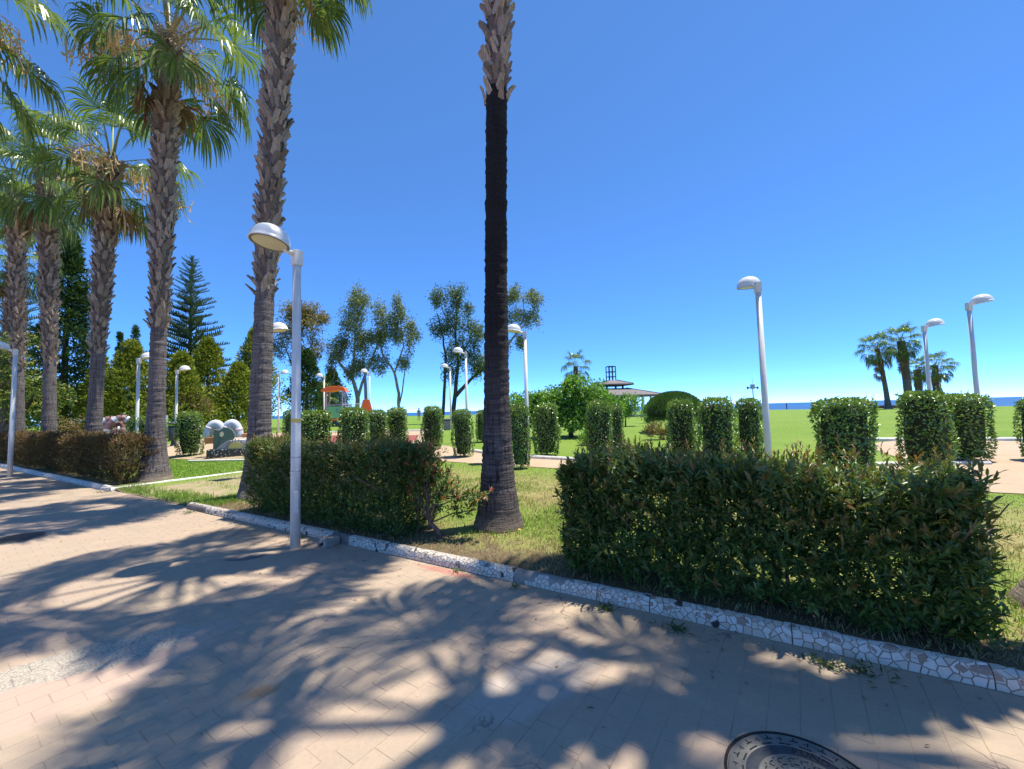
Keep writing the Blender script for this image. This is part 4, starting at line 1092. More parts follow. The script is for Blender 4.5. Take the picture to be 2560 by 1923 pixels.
# ================================================================== CLIPPED COLUMN BUSHES
def topiary_mesh(seed, w=0.42, h=1.65, n=3600, wide=1.0):
    """unit bush about 0.84 m across: leaves on a round-topped column, twiggy body inside"""
    g = np.random.default_rng(seed); B = Batch()
    u = g.uniform(0, 1, n); th = g.uniform(0, 2 * np.pi, n)
    top = u > 0.80
    z = np.where(top, h, 0.06 + (h - .06) * u / 0.80); r = np.where(top, w * np.sqrt(g.uniform(0, 1, n)), w)
    lump = 1 + 0.10 * np.sin(2 * th + 1.7 * seed) * np.sin(z * (3 + seed % 3) + seed) + 0.055 * np.sin(5 * th + 2 * seed + z * 7)
    f = z / h
    rr = r * lump * (0.86 + 0.14 * np.clip(f / .35, 0, 1))
    se = lambda a: np.sign(a) * np.abs(a) ** 0.75
    x = se(np.cos(th)) * rr * wide; y = se(np.sin(th)) * rr
    ed = np.clip((np.where(top, r / w, 1) - .55) / .45, 0, 1)
    z = np.where(top, h - 0.26 * ed ** 2.0, z); k = (~top) & (z > h - .26); x[k] *= .93; y[k] *= .93; z[k] -= .04
    N_ = unit(np.stack([np.cos(th) * np.where(top, .3, 1), np.sin(th) * np.where(top, .3, 1), np.where(top, 1.0, .12)], 1))
    P = np.stack([x, y, z], 1) - N_ * g.exponential(.028, n)[:, None] + g.normal(size=(n, 3)) * .012
    A = unit(N_ * .55 + np.array([0, 0, .25]) + g.normal(size=(n, 3)) * .62)
    nn = unit(N_ * .9 + np.array([0, 0, .5]) + g.normal(size=(n, 3)) * .4)
    tint = np.clip((P[:, 2] / h - .80) / .2, 0, 1) * (g.uniform(size=n) < .7) * .9 + (g.uniform(size=n) < .06) * .5
    B.add(leaf4(P, A, nn, g.uniform(.05, .085, n), g.uniform(.032, .05, n), .2), np.clip(tint, 0, 1))
    k = g.choice(n, 60); P2 = P[k]; P2 = P2[P2[:, 2] > h * .7]
    A2 = unit(np.array([0, 0, 1.0]) + g.normal(size=P2.shape) * .4)
    for j in range(4): B.add(leaf4(P2 + A2 * .035 * j, unit(A2 + g.normal(size=P2.shape) * .5), rdir(len(P2), g), .055, .03), .8)
    return B.mesh('foliage', M['leaf_topiary'])
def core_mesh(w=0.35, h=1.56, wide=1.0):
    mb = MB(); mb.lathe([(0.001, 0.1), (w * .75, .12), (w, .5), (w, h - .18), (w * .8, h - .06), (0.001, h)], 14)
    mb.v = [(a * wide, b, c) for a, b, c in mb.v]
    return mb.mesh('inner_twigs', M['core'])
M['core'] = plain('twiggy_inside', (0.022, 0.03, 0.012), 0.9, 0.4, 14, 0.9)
TOP = [topiary_mesh(i, w=0.42 * (1 + .05 * math.sin(3 * i)), n=3000 + 260 * (i % 4)) for i in range(7)]; CORE = core_mesh()
TOPW = topiary_mesh(9, n=4600, wide=1.25); COREW = core_mesh(wide=1.25)
def topiary(x, y, w, h, label, i, wide=False):
    root = empty('clipped_bush', (x, y, float(terr(x, y))), 0, label, 'bush', 'clipped column bushes on the lawn')
    gg = random.Random(900 + i); root.rotation_euler = (gg.uniform(-.035, .035), gg.uniform(-.035, .035), 0)
    k = 0.9 * w / (0.84 * (1.2 if wide else 1)); hz = h / 1.65 * gg.uniform(0.96, 1.03); rz = i * 1.3 if not wide else 0.1
    link('foliage', TOPW if wide else TOP[i % 7], root, (0, 0, 0), (0, 0, rz), (k, k, hz))
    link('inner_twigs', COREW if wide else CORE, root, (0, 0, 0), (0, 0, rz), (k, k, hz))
    mb = MB(); mb.tube([(0, 0, -.05), (.02, 0, .3)], [.04, .03], 6); mb.build('stem', M['wood'], root)
T_ = [(-12.80, 16.45, 0.90, 1.69, 'column bush standing alone left of the mosaic sculpture'),
      (-9.08, 17.0, 0.62, 1.6, 'narrow column bush showing just left of the near lamp post'),
      (-5.99, 12.5, 0.95, 1.69, 'broad column bush right behind the near lamp post'),
      (-4.84, 12.5, 0.86, 1.75, 'column bush in front of the green playground tower'),
      (-4.96, 15.0, 0.76, 1.6, 'column bush below the orange playground panel'),
      (-4.32, 15.5, 0.75, 1.62, 'column bush left of the gap that shows the red mat and a walker'),
      (-3.15, 15.99, 0.83, 1.6, 'column bush just right of the walking person'),
      (-1.66, 13.84, 0.71, 1.59, 'column bush at the left of the central palm trunk'),
      (-1.35, 18.0, 0.55, 1.4, 'column bush mostly hidden behind the left edge of the central trunk'),
      (0.18, 11.16, 0.55, 1.66, 'slim column bush touching the right side of the central trunk'),
      (1.08, 13.62, 0.82, 1.66, 'second column bush to the right of the central trunk'),
      (2.35, 11.5, 0.74, 1.69, 'column bush in front of the fig tree'),
      (3.32, 13.5, 0.50, 1.62, 'column bush peeping out behind the one before the fig tree'),
      (4.48, 11.0, 0.75, 1.67, 'column bush in front of the round umbrella shrub'),
      (4.66, 9.5, 0.82, 1.68, 'rounded column bush second to the left of the middle-right lamp post'),
      (6.82, 12.0, 0.70, 1.69, 'column bush directly left of the lamp post above the big hedge'),
      (8.89, 9.0, 0.90, 1.67, 'left one of the two touching column bushes below the sea palms'),
      (11.32, 10.5, 1.05, 1.61, 'right one of the two touching column bushes beside the right lamp'),
      (12.95, 10.21, 0.80, 1.5, 'column bush cut by the right picture edge'),
      (-14.7, 16.2, 0.6, 1.7, 'dark column bush half hidden behind the corner palm trunk')]
for i, (x, y, w, h, lb) in enumerate(T_): topiary(x, y, w, h, lb, i)
topiary(6.84, 8.6, 1.08, 1.63, 'widest block-shaped clipped bush right of the middle lamp', 21, True)
# ================================================================== STREET LAMPS
def lamp_parts():
    H = 3.92; P = {}
    mb = MB(); mb.tube([(0, 0, -0.1), (0, 0, 1.1), (0, 0, H - 0.18)], [0.060, 0.058, 0.050], 20); P['pole'] = mb.mesh('pole', M['lamp_paint'], True)
    mb = MB(); mb.box(-0.055, 0.055, -0.055, 0.055, H - 0.18, H + 0.03); P['bracket'] = mb.mesh('bracket', M['lamp_paint'], False, 0.008)
    mb = MB(); mb.tube([(0.03, 0, H - 0.025), (0.10, 0, H - 0.02), (0.17, 0, H)], [0.036, 0.034, 0.032], 10); P['arm'] = mb.mesh('arm', M['lamp_paint'], True)
    tilt = Matrix.Translation((0.345, 0, H + 0.03)) @ Matrix.Rotation(R(-9), 4, 'Y') @ Matrix.Diagonal((1.08, 1.0, 1.0, 1))
    rr = 0.215; prof = [(rr - 0.004, -0.012), (rr + 0.004, -0.010), (rr + 0.004, 0.004)]
    for i in range(11):
        a = R(90 * i / 10); prof.append((max(0.0005, rr * math.cos(a) ** 0.9), 0.006 + 0.215 * math.sin(a) ** 0.95))
    mb = MB(); mb.lathe(prof, 40, 0, tilt); P['dome'] = mb.mesh('dome', M['lamp_head'], True)
    mb = MB(); mb.lathe([(rr - 0.003, -0.012), (rr - 0.012, -0.017), (rr - 0.030, -0.012), (rr - 0.030, 0.0)], 40, 0, tilt); P['rim'] = mb.mesh('rim', M['lamp_rim'], True)
    mb = MB(); mb.lathe([(rr - 0.030, -0.006), (rr * .6, -0.012), (0.0005, -0.015)], 40, 0, tilt); P['lens'] = mb.mesh('lens', M['lamp_lens'], True)
    mb = MB(); mb.box(0.052, 0.062, -0.025, 0.025, 0.45, 0.72); P['hatch'] = mb.mesh('hatch', M['lamp_paint'], False, 0.003)
    return P
LP = lamp_parts()
def lamp(x, y, az, label, h=None, tape=False):
    z = 0.0 if label.startswith('near') or 'arched' in label else float(terr(x, y))
    root = empty('street_lamp', (x, y, z), az, label, 'street lamp', 'white dome street lamps')
    if h: root.scale = (1, 1, h / 4.0)
    for k in ('pole', 'bracket', 'arm'): link(k, LP[k], root)
    link('hatch', LP['hatch'], root, rot=(0, 0, 1.2))
    head = link('dome', LP['dome'], root); link('rim', LP['rim'], head); link('lens', LP['lens'], head)
    if h:
        f = 4.0 / h
        head.scale = (1, 1, f); head.location.z = 3.93 * (1 - f)
    if tape:
        mb = MB(); mb.lathe([(0.0585, 1.62), (0.0592, 1.625), (0.0592, 1.665), (0.0585, 1.67)], 20); mb.build('tape_band', M['yellow_tape'], root)
        for zz in (0.98, 1.16):
            mb = MB(); mb.lathe([(0.0575, zz), (0.0605, zz + .002), (0.0605, zz + .012), (0.0575, zz + .014)], 20); mb.build('clamp_band', M['steel'], root)
    return root
deg = R
lamp(-2.78, 5.30, deg(236), 'near street lamp with white dome over the promenade, pole at the mosaic kerb', 3.86, True)
lamp(-15.45, 12.75, deg(232), 'street lamp arched over the far left of the promenade by the bronze hedge')
lamp(-6.72, 11.2, deg(5), 'lamp whose dome peeps out right of the palm behind the near lamp')
lamp(-21.9, 34.0, deg(20), 'distant thin lamp showing left of that palm trunk beside the dark pine')
lamp(-15.3, 27.0, deg(20), 'distant lamp standing on the white kerb between palm and near lamp pole')
lamp(-18.2, 36.0, deg(20), 'distant lamp in front of the slanting eucalyptus trunk')
lamp(-13.7, 30.0, deg(175), 'distant lamp left of the playground tower')
lamp(-9.7, 28.0, deg(215), 'distant lamp between the two tall middle eucalyptus trees')
lamp(-3.9, 26.0, deg(180), 'distant lamp with a concrete bin at its foot')
lamp(-2.0, 18.0, deg(178), 'lamp just left of the central palm trunk')
lamp(0.43, 12.5, deg(182), 'lamp just right of the central palm trunk')
lamp(4.86, 7.95, deg(86), 'tall-looking lamp seen from behind above the big right hedge')
lamp(13.65, 13.5, deg(-4), 'smaller right lamp in front of the sea palms')
lamp(12.66, 11.25, deg(-4), 'rightmost street lamp with dome pointing right', 4.25)
lamp(-16.3, 20.0, deg(6), 'lamp with the dark litter bin left of the column bush', 3.7)
lamp(-14.55, 16.0, deg(4), 'lamp with dome hidden behind the corner palm trunk')
lamp(-40.6, 38.0, deg(180), 'tiny far lamp between the left palm trunks', 3.3)

# ================================================================== TREES
def clumps(P, rad, n_each, L, Wd, g, B, outward=None, up=0.3, flat=1.0, jit=0.7, tint=None, soft=False):
    n = len(P); k = n_each
    C = np.repeat(P, k, 0); r = np.repeat(np.broadcast_to(rad, (n,)), k)[:, None]
    o = g.normal(size=(n * k, 3)) * 0.52 * r if soft else rdir(n * k, g) * g.uniform(0.25, 1, (n * k, 1)) ** 0.6 * r
    o[:, 2] *= flat
    A = unit(unit(o) * 0.6 + (np.repeat(outward, k, 0) if outward is not None else 0) + np.array([0, 0, up]) + g.normal(size=o.shape) * jit)
    B.add(leaf4(C + o, A, rdir(n * k, g), g.uniform(.7, 1.3, n * k) * L, g.uniform(.7, 1.3, n * k) * Wd, .2), tint)
def conifer(name, x, y, h, w, label, mat, seed, ncl=170, each=34, L=0.22, Wd=0.09, taper=0.85, z0=0.25, lobes=0, trunk=0.14, group='conifers behind the sculptures', cr=0.30):
    g = np.random.default_rng(seed); root = empty(name, (x, y, float(terr(x, y))), 0, label, 'tree', group)
    f = g.uniform(0, 1, ncl) ** 0.8; th = g.uniform(0, 6.283, ncl)
    prof = (1 - f) ** taper * (1 - 0.55 * np.exp(-f * 10)) * 1.05 + 0.03
    lump = 1 + .16 * np.sin(3 * th + f * 9 + seed) + .12 * np.sin(7 * f * 3 + seed)
    r = w / 2 * prof * lump * g.uniform(.62, 1.0, ncl)
    P = np.stack([r * np.cos(th), r * np.sin(th), z0 + (h - z0 - .15) * f], 1)
    out = unit(np.stack([np.cos(th), np.sin(th), np.full(ncl, .5)], 1))
    B = Batch(); clumps(P, cr * (1.1 - .55 * f) * (w / 2.6 + .35), each, L, Wd, g, B, out * .8, .5, 1.1)
    tag(link('crown', B.mesh('crown', mat), root), None, None, None, None)
    mb = MB(); mb.tube([(0, 0, -.1), (.03, 0, h * .4), (0, 0, h * .9)], [trunk, trunk * .7, .02], 8); mb.build('trunk', M['dark_bark'], root, True)
    return root
conifer('thuja_tree', -25.6, 25.5, 5.3, 2.3, 'yellow-green conifer with pointed top just right of the second palm', M['leaf_thuja'], 201)
conifer('thuja_tree', -23.2, 25.0, 5.9, 3.4, 'broad yellow-green conifer left of the corner palm', M['leaf_thuja'], 202, 220)
conifer('thuja_tree', -20.9, 26.0, 5.3, 3.4, 'yellow-green conifer right behind the corner palm trunk', M['leaf_thuja'], 203, 200)
conifer('thuja_tree', -22.6, 30.5, 7.0, 4.4, 'dark olive conifer behind the trunk of the tiered pine', M['leaf_thuja'], 204, 240)
conifer('thuja_tree', -19.6, 29.5, 5.0, 3.8, 'olive conifer right of the tiered pine behind the reddish bush', M['leaf_thuja'], 205, 200)
conifer('thuja_tree', -19.6, 31.5, 7.9, 4.2, 'tall conifer with yellow tips left of the lamp-side palm', M['leaf_thuja'], 206, 260, z0=1.4)
conifer('dark_conifer', -28.9, 26.5, 13.6, 3.1, 'tall dense dark green conifer column behind the left palms', M['leaf_darkconifer'], 207, 420, 40, 0.24, .09, .55, 1.6, trunk=.22)
conifer('cypress', -40.2, 42.0, 10.2, 1.3, 'thin dark cypress spire, the left and lower of two', M['leaf_darkconifer'], 208, 130, 30, .2, .08, .8, group='thin cypress spires')
conifer('cypress', -38.6, 42.0, 11.0, 1.6, 'thin dark cypress spire, the taller of two', M['leaf_darkconifer'], 209, 150, 30, .2, .08, .8, group='thin cypress spires')
conifer('dark_conifer', -18.2, 36.5, 6.9, 3.6, 'dark pine with visible trunk between palm and near lamp pole', M['leaf_darkconifer'], 210, 230, 34, z0=1.6, trunk=.2, group='conifers behind the sculptures')
conifer('dark_conifer', -18.6, 42.5, 5.6, 4.0, 'low dark pine right of the near lamp pole', M['leaf_darkconifer'], 211, 200, 30, z0=1.5, trunk=.2)

def norfolk_branch(seed, L=1.0):
    """one horizontal bough with upswept cord-like twigs on both sides"""
    g = np.random.default_rng(seed); mb = MB()
    sp = [Vector((L * t, 0, 0.10 * L * t * t - 0.06 * L * t)) for t in np.linspace(0, 1, 7)]
    mb.tube(sp, [0.016 * (1 - .7 * t) for t in np.linspace(0, 1, 7)], 4, 1, cap=False)
    for i in range(26):
        t = 0.16 + 0.84 * i / 25; p = sp[min(6, int(t * 6))].lerp(sp[min(6, int(t * 6) + 1)], t * 6 - int(t * 6)); s_ = 1 if i % 2 else -1
        l = 0.24 * L * (1.1 - .65 * t) * g.uniform(.8, 1.2)
        d = Vector((.55, s_ * .75, .5 + g.normal() * .12)).normalized(); e = p + d * l + Vector((0, 0, .25 * l)); m_ = p + d * l * .5
        w = 0.022
        for wv in (Vector((-d.y, d.x, 0)).normalized() * w, Vector((0, 0, w))):
            mb.add([p - wv * .7, p + wv * .7, m_ + wv, e + wv * .3, e - wv * .3, m_ - wv], [(0, 1, 2, 5), (5, 2, 3, 4)])
    return mb.mesh('branch', [M['leaf_norfolk'], M['dark_bark']])
NB = [norfolk_branch(i) for i in range(5)]
def norfolk(x, y, h, w, label, seed, levels=24, z0=2.6):
    g = random.Random(seed); root = empty('tiered_pine', (x, y, float(terr(x, y))), 0, label, 'tree', 'tiered pines')
    mb = MB(); mb.tube([(0, 0, -.1), (0, 0, h * .5), (0, 0, h * .98)], [.20, .13, .02], 10); mb.build('trunk', M['dark_bark'], root, True)
    for i in range(levels):
        f = i / (levels - 1); z = z0 + (h - z0) * (1 - (1 - f) ** 1.25); L = (w / 2) * (1 - f) ** 0.75 + 0.22
        nb = 7 if f < .6 else 6
        for k in range(nb):
            link('branch', g.choice(NB), root, (0, 0, z + g.uniform(-.12, .12)), (0, R(-2 - 28 * f + g.uniform(-6, 4)), 2 * math.pi * (k + g.random() * .6) / nb + i * .4), L * g.uniform(.8, 1.12))
    return root
norfolk(-25.9, 33.0, 14.3, 5.6, 'tall tiered pine with horizontal boughs against the sky', 221)
norfolk(-43.5, 36.0, 13.5, 7.0, 'tiered pine showing between the leftmost palm trunks', 222, 16)

def tree(name, x, y, label, limbs, cl, mat, bark, seed, L=0.23, Wd=0.085, each=130, group=None, up=-0.35, cat='tree', jit=.9, soft=False):
    """limbs: list of (points, r0, r1); cl: list of (x, z, rx, rz, n clumps) foliage masses in the tree's own frame"""
    g = np.random.default_rng(seed); root = empty(name, (x, y, float(terr(x, y))), 0, label, cat, group)
    mb = MB()
    for i, (pts, r0, r1) in enumerate(limbs):
        P = [Vector((p[0], (p[2] if len(p) > 2 else 0.0), p[1])) for p in pts]
        Q = []
        for a, b in zip(P[:-1], P[1:]):
            for t in (0, .34, .67): Q.append(a.lerp(b, t) + Vector(g.normal(size=3)) * (.015 if t else .0) * (b - a).length)
        Q.append(P[-1])
        mb.tube(Q, list(np.linspace(r0, r1, len(Q))), 8)
    mb.build('trunk', bark, root, True)
    B = Batch()
    for (cx, cz, rx, rz, n) in cl:
        o = rdir(n, g) * g.uniform(.2, 1, (n, 1)) ** .5
        P = np.stack([cx + o[:, 0] * rx, o[:, 1] * rx * .9, cz + o[:, 2] * rz], 1)
        clumps(P, .30 * (rx + rz) / 2 + .16, each, L, Wd, g, B, None, up, 1.35 if soft else 1.0, jit, None, soft)
        # twigs into the mass
        tw = MB()
    tag(link('crown', B.mesh('crown', mat), root), None, None, None, None)
    return root
EB = M['euca_bark']
GE = 'slender eucalyptus trees'
tree('eucalyptus', -20.0, 40.0, 'eucalyptus with brownish crown and slanting trunk right of the near lamp pole',
     [([(3.2, 0), (1.4, 2.2), (0.2, 4.2), (-0.6, 6.2), (-1.0, 8.0)], .2, .07), ([(0.2, 4.2), (-1.4, 6.0), (-2.2, 8.2)], .1, .04), ([(-0.6, 6.2), (0.5, 8.0), (1.0, 9.6)], .08, .03), ([(-1.0, 8), (-1.4, 10.4)], .06, .02)],
     [(-1.6, 10.3, 1.5, 1.7, 15), (-2.0, 7.9, 1.3, 1.6, 12), (0.2, 9.4, 1.3, 1.3, 12), (-0.2, 6.8, 1.2, 1.0, 8), (0.9, 7.4, 0.9, 0.9, 7), (-0.6, 11.4, 0.9, 0.8, 7)], M['leaf_euca_brown'], EB, 231, group=GE, soft=True)
tree('eucalyptus', -18.4, 40.5, 'thin curved eucalyptus with few leaf tufts above the playground tower',
     [([(0.3, 0), (0.2, 3.4), (-0.4, 5.0), (-1.6, 6.8), (-2.6, 8.2), (-3.4, 8.9)], .16, .06), ([(0.2, 3.4), (0.9, 4.9), (1.1, 6.4)], .08, .03), ([(-2.6, 8.2), (-2.2, 9.7), (-1.5, 10.9)], .06, .02), ([(-1.6, 6.8), (-1.4, 5.6)], .04, .02), ([(-2.2, 9.7), (-2.9, 11.2)], .05, .02)],
     [(-1.3, 11.2, .9, .8, 8), (-2.7, 11.4, .8, .8, 7), (-0.3, 10.6, .7, .6, 5), (1.2, 6.6, .7, 1.0, 6), (1.6, 8.2, .5, .7, 3), (.6, 5.3, .4, .5, 2)], M['leaf_euca_brown'], EB, 232, group=GE, soft=True)
tree('eucalyptus', -15.2, 40.0, 'tall grey-green eucalyptus left of the orange slide panel',
     [([(0.1, 0), (0.2, 2.6), (-0.3, 4.6), (-1.6, 6.2), (-2.0, 8.0)], .26, .07), ([(0.2, 2.6), (0.9, 4.8), (1.8, 7.0), (2.6, 9.0)], .16, .06), ([(-0.3, 4.6), (-0.1, 7.2), (0.1, 10.0), (0.4, 12.6)], .13, .03), ([(1.2, 0), (1.0, 2.4), (0.9, 4.8)], .2, .14)],
     [(0.3, 12.3, .9, 1.2, 13), (-0.2, 10.2, 1.3, 1.4, 16), (-1.6, 7.6, 1.1, 1.3, 10), (0.4, 8.0, 1.3, 1.3, 14), (1.0, 6.0, 1.2, 1.3, 12), (-0.4, 5.4, 1.0, .9, 7), (2.0, 8.6, .8, .9, 7)], M['leaf_euca'], EB, 233, group=GE, soft=True)
tree('eucalyptus', -11.4, 40.0, 'slim eucalyptus with bare reddish trunk right of the middle pair',
     [([(0.45, 0), (0.4, 3.0), (0.0, 5.0), (-1.2, 7.0), (-1.6, 9.0)], .17, .06), ([(0.0, 5.0), (0.9, 7.6), (0.7, 9.6), (0.6, 12.0)], .09, .02), ([(.45, 2.0), (1.0, 5.2), (1.5, 7.4)], .08, .03)],
     [(-1.0, 10.6, 1.2, 1.5, 14), (-0.8, 8.4, 1.2, 1.2, 11), (0.7, 11.6, .6, 1.1, 7), (0.6, 9.4, 1.0, 1.2, 10), (1.7, 8.0, .8, 1.0, 7), (-1.3, 6.0, .8, .9, 6), (1.0, 6.4, .7, 1.0, 5), (1.6, 9.6, .5, .6, 3)], M['leaf_euca'], EB, 234, group=GE, soft=True)
tree('eucalyptus', -6.0, 40.0, 'tall dark eucalyptus with forked trunk left of the central palm',
     [([(0.1, 0), (0.5, 3.0), (0.8, 6.0), (0.6, 9.0), (0.9, 12.6)], .24, .05), ([(-0.9, 0), (-0.6, 3.0), (-0.4, 6.0), (-0.6, 8.4), (-1.2, 10.8)], .18, .05), ([(0.5, 2.6), (2.0, 4.2), (3.6, 5.4)], .2, .1), ([(0.8, 6.0), (2.0, 8.0), (2.8, 9.2)], .1, .03), ([(.6, 9), (-.6, 11), (-.9, 12.6)], .06, .02)],
     [(0.9, 12.4, .9, 1.4, 12), (-0.9, 11.9, .8, 1.1, 9), (-0.9, 9.6, 1.0, 1.1, 9), (0.9, 9.6, 1.3, 1.3, 14), (2.4, 8.6, 1.2, 1.2, 12), (0.5, 7.0, 1.5, 1.2, 14), (2.2, 6.2, 1.5, 1.2, 14), (2.9, 4.9, 1.0, .9, 8), (0.1, 4.8, 1.0, .9, 6), (1.9, 11.2, .5, .8, 4)], M['leaf_euca_dark'], M['dark_bark'], 235, group=GE, soft=True)
tree('eucalyptus', 0.0, 41.0, 'eucalyptus whose tufted branches show right of the central palm',
     [([(-2.2, 0), (-1.6, 4), (-0.6, 7.2), (0.8, 9.0), (2.2, 10.4)], .2, .05), ([(0.8, 9.0), (1.4, 11.0), (1.4, 12.6)], .07, .03), ([(2.2, 10.4), (2.7, 12.4)], .05, .02)],
     [(0.5, 12.4, .9, 1.1, 9), (2.4, 12.3, 1.0, .9, 9), (0.5, 10.2, 1.0, 1.1, 9), (2.3, 10.2, .9, .8, 7), (0.6, 8.2, .9, .9, 6), (-.6, 7.5, .9, .9, 6)], M['leaf_euca'], EB, 236, group=GE, soft=True)
tree('broadleaf_tree', -26.6, 22.0, 'bushy broadleaf tree with yellowish leaves at the far left behind the lamp', [([(0, 0), (.1, 1.6), (.2, 3.0)], .2, .1), ([(.2, 1.5), (1.2, 3.4)], .1, .04)],
     [(-1.0, 4.0, 1.6, 1.8, 20), (0.8, 3.0, 1.5, 1.6, 18), (-2.6, 3.0, 1.5, 1.6, 14), (0.2, 5.6, 1.1, 1.0, 10), (2.0, 2.4, 1.0, 1.3, 10)], M['leaf_broad'], M['dark_bark'], 241, .2, .11, 60)
tree('broadleaf_tree', -33.5, 26.0, 'dark leafy tree filling the gap at the left picture edge', [([(0, 0), (.1, 2), (0, 4)], .22, .1)],
     [(0, 4.2, 2.2, 2.2, 28), (2.6, 3.4, 1.9, 1.8, 18), (-2, 3, 1.8, 1.8, 12), (1, 1.6, 1.8, 1.0, 10)], M['leaf_broad'], M['dark_bark'], 242, .22, .12, 55)
tree('reddish_bush', -20.55, 26.2, 'rounded reddish bush under the tiered pine', [([(0, 0), (0, .9)], .07, .04), ([(.1, 0), (.5, 1.2)], .05, .02), ([(-.1, 0), (-.5, 1.2)], .05, .02)],
     [(0, 2.2, 1.15, 1.1, 24), (-.5, 1.7, .8, .8, 9), (.6, 1.6, .8, .8, 9), (0, 1.1, .7, .6, 8)], M['leaf_redbush'], M['wood'], 243, .15, .05, 60, up=.5, cat='bush')
tree('reddish_bush', -18.9, 17.5, 'small red-green shrub between the second and third palm', [([(0, 0), (0, .6)], .05, .03)],
     [(0, 1.0, .5, .55, 12), (-.25, .7, .4, .4, 6), (.3, 1.4, .35, .4, 6)], M['leaf_redbush'], M['wood'], 244, .1, .05, 50, up=.4, cat='bush')
tree('fig_tree', 2.45, 19.0, 'spreading bright green fig tree right of the central palm', [([(0.2, 0), (0.1, .9), (-.4, 1.7)], .12, .05), ([(.2, .4), (1.0, 1.4), (1.6, 2.0)], .08, .03), ([(-.9, 0), (-1.1, 1.2)], .08, .04)],
     [(-1.9, 1.3, .75, .75, 30), (-1.1, 1.25, .8, .8, 30), (-.2, 1.5, .8, .85, 32), (.6, 1.7, .85, .85, 36), (1.3, 1.6, .75, .8, 30), (1.9, 1.2, .55, .75, 18), (.5, 2.3, .5, .35, 10), (0, .7, .9, .5, 16), (1.3, .7, .7, .45, 12)], M['leaf_fig'], M['dark_bark'], 245, .14, .095, 75, up=0.0)
tree('low_bush', 3.1, 16.2, 'low dark green bush at the foot of the fig tree', [([(0, 0), (0, .2)], .03, .02)], [(0, .3, .5, .28, 14), (-.35, .25, .3, .22, 6)], M['leaf_fig'], M['wood'], 246, .08, .05, 50, up=.3, cat='bush')
tree('small_tree', 6.9, 24.5, 'small leafy tree between the fig and the pavilion', [([(-.25, -.0), (-.2, .8)], .05, .03)], [(-.2, 1.35, .55, .55, 14), (.3, 1.3, .5, .4, 9), (-.1, .8, .45, .4, 8)], M['leaf_fig'], M['dark_bark'], 247, .13, .08, 40)
tree('low_bush', 9.1, 28.0, 'round green bush in front of the pavilion posts', [([(0, 0), (0, .3)], .04, .02)], [(0, .55, .6, .45, 14)], M['leaf_fig'], M['wood'], 248, .12, .07, 45, up=.3, cat='bush')
tree('low_bush', 6.1, 17.2, 'brownish spiky plants in front of the umbrella shrub', [([(0, 0), (0, .2)], .03, .02)], [(-.3, .3, .35, .25, 8), (.25, .3, .3, .25, 7)], M['leaf_redbush'], M['wood'], 249, .16, .035, 40, up=.9, cat='bush')
tree('low_bush', 7.35, 17.6, 'dark low bush beside the umbrella shrub stem', [([(0, 0), (0, .2)], .03, .02)], [(0, .35, .45, .3, 10)], M['leaf_darkconifer'], M['wood'], 250, .1, .05, 45, up=.3, cat='bush')
tree('low_bush', -16.6, 24.5, 'bright yellow-green clipped bush behind the mosaic sculpture', [([(0, 0), (0, .2)], .03, .02)], [(-.4, .45, .55, .25, 10), (.4, .5, .5, .25, 9)], M['leaf_thuja'], M['wood'], 251, .1, .05, 55, up=.3, cat='bush')
tree('low_bush', -20.5, 22.0, 'pale green hedge-like bush behind the serpent sculpture', [([(0, 0), (0, .3)], .03, .02)], [(-.8, .6, .8, .5, 14), (.6, .6, .8, .5, 14), (1.9, .6, .8, .5, 14)], M['leaf_topiary'], M['wood'], 252, .12, .06, 50, up=.3, cat='bush')
tree('low_bush', -15.2, 40.5, 'grey-green scrub between lamps left of the playground tower', [([(0, 0), (0, .4)], .05, .02)], [(-3.0, 1.2, 1.2, 1.0, 12), (-1.6, 1.5, 1.2, 1.2, 14), (-4.2, 1.4, 1.0, 1.0, 9)], M['leaf_euca_dark'], M['wood'], 253, .2, .1, 50, up=.2, cat='bush')
tree('far_treeline', -60, 60.0, 'far dark green trees at the left horizon', [([(0, 0), (0, 2)], .3, .2)], [(-14, 3.2, 5, 3.2, 30), (-6, 3.4, 5, 3, 30), (2, 3.0, 5, 2.8, 30), (10, 2.6, 5, 2.4, 30), (18, 2.2, 5, 2.2, 26)], M['leaf_broad'], M['dark_bark'], 254, .5, .3, 60)['kind'] = 'stuff'

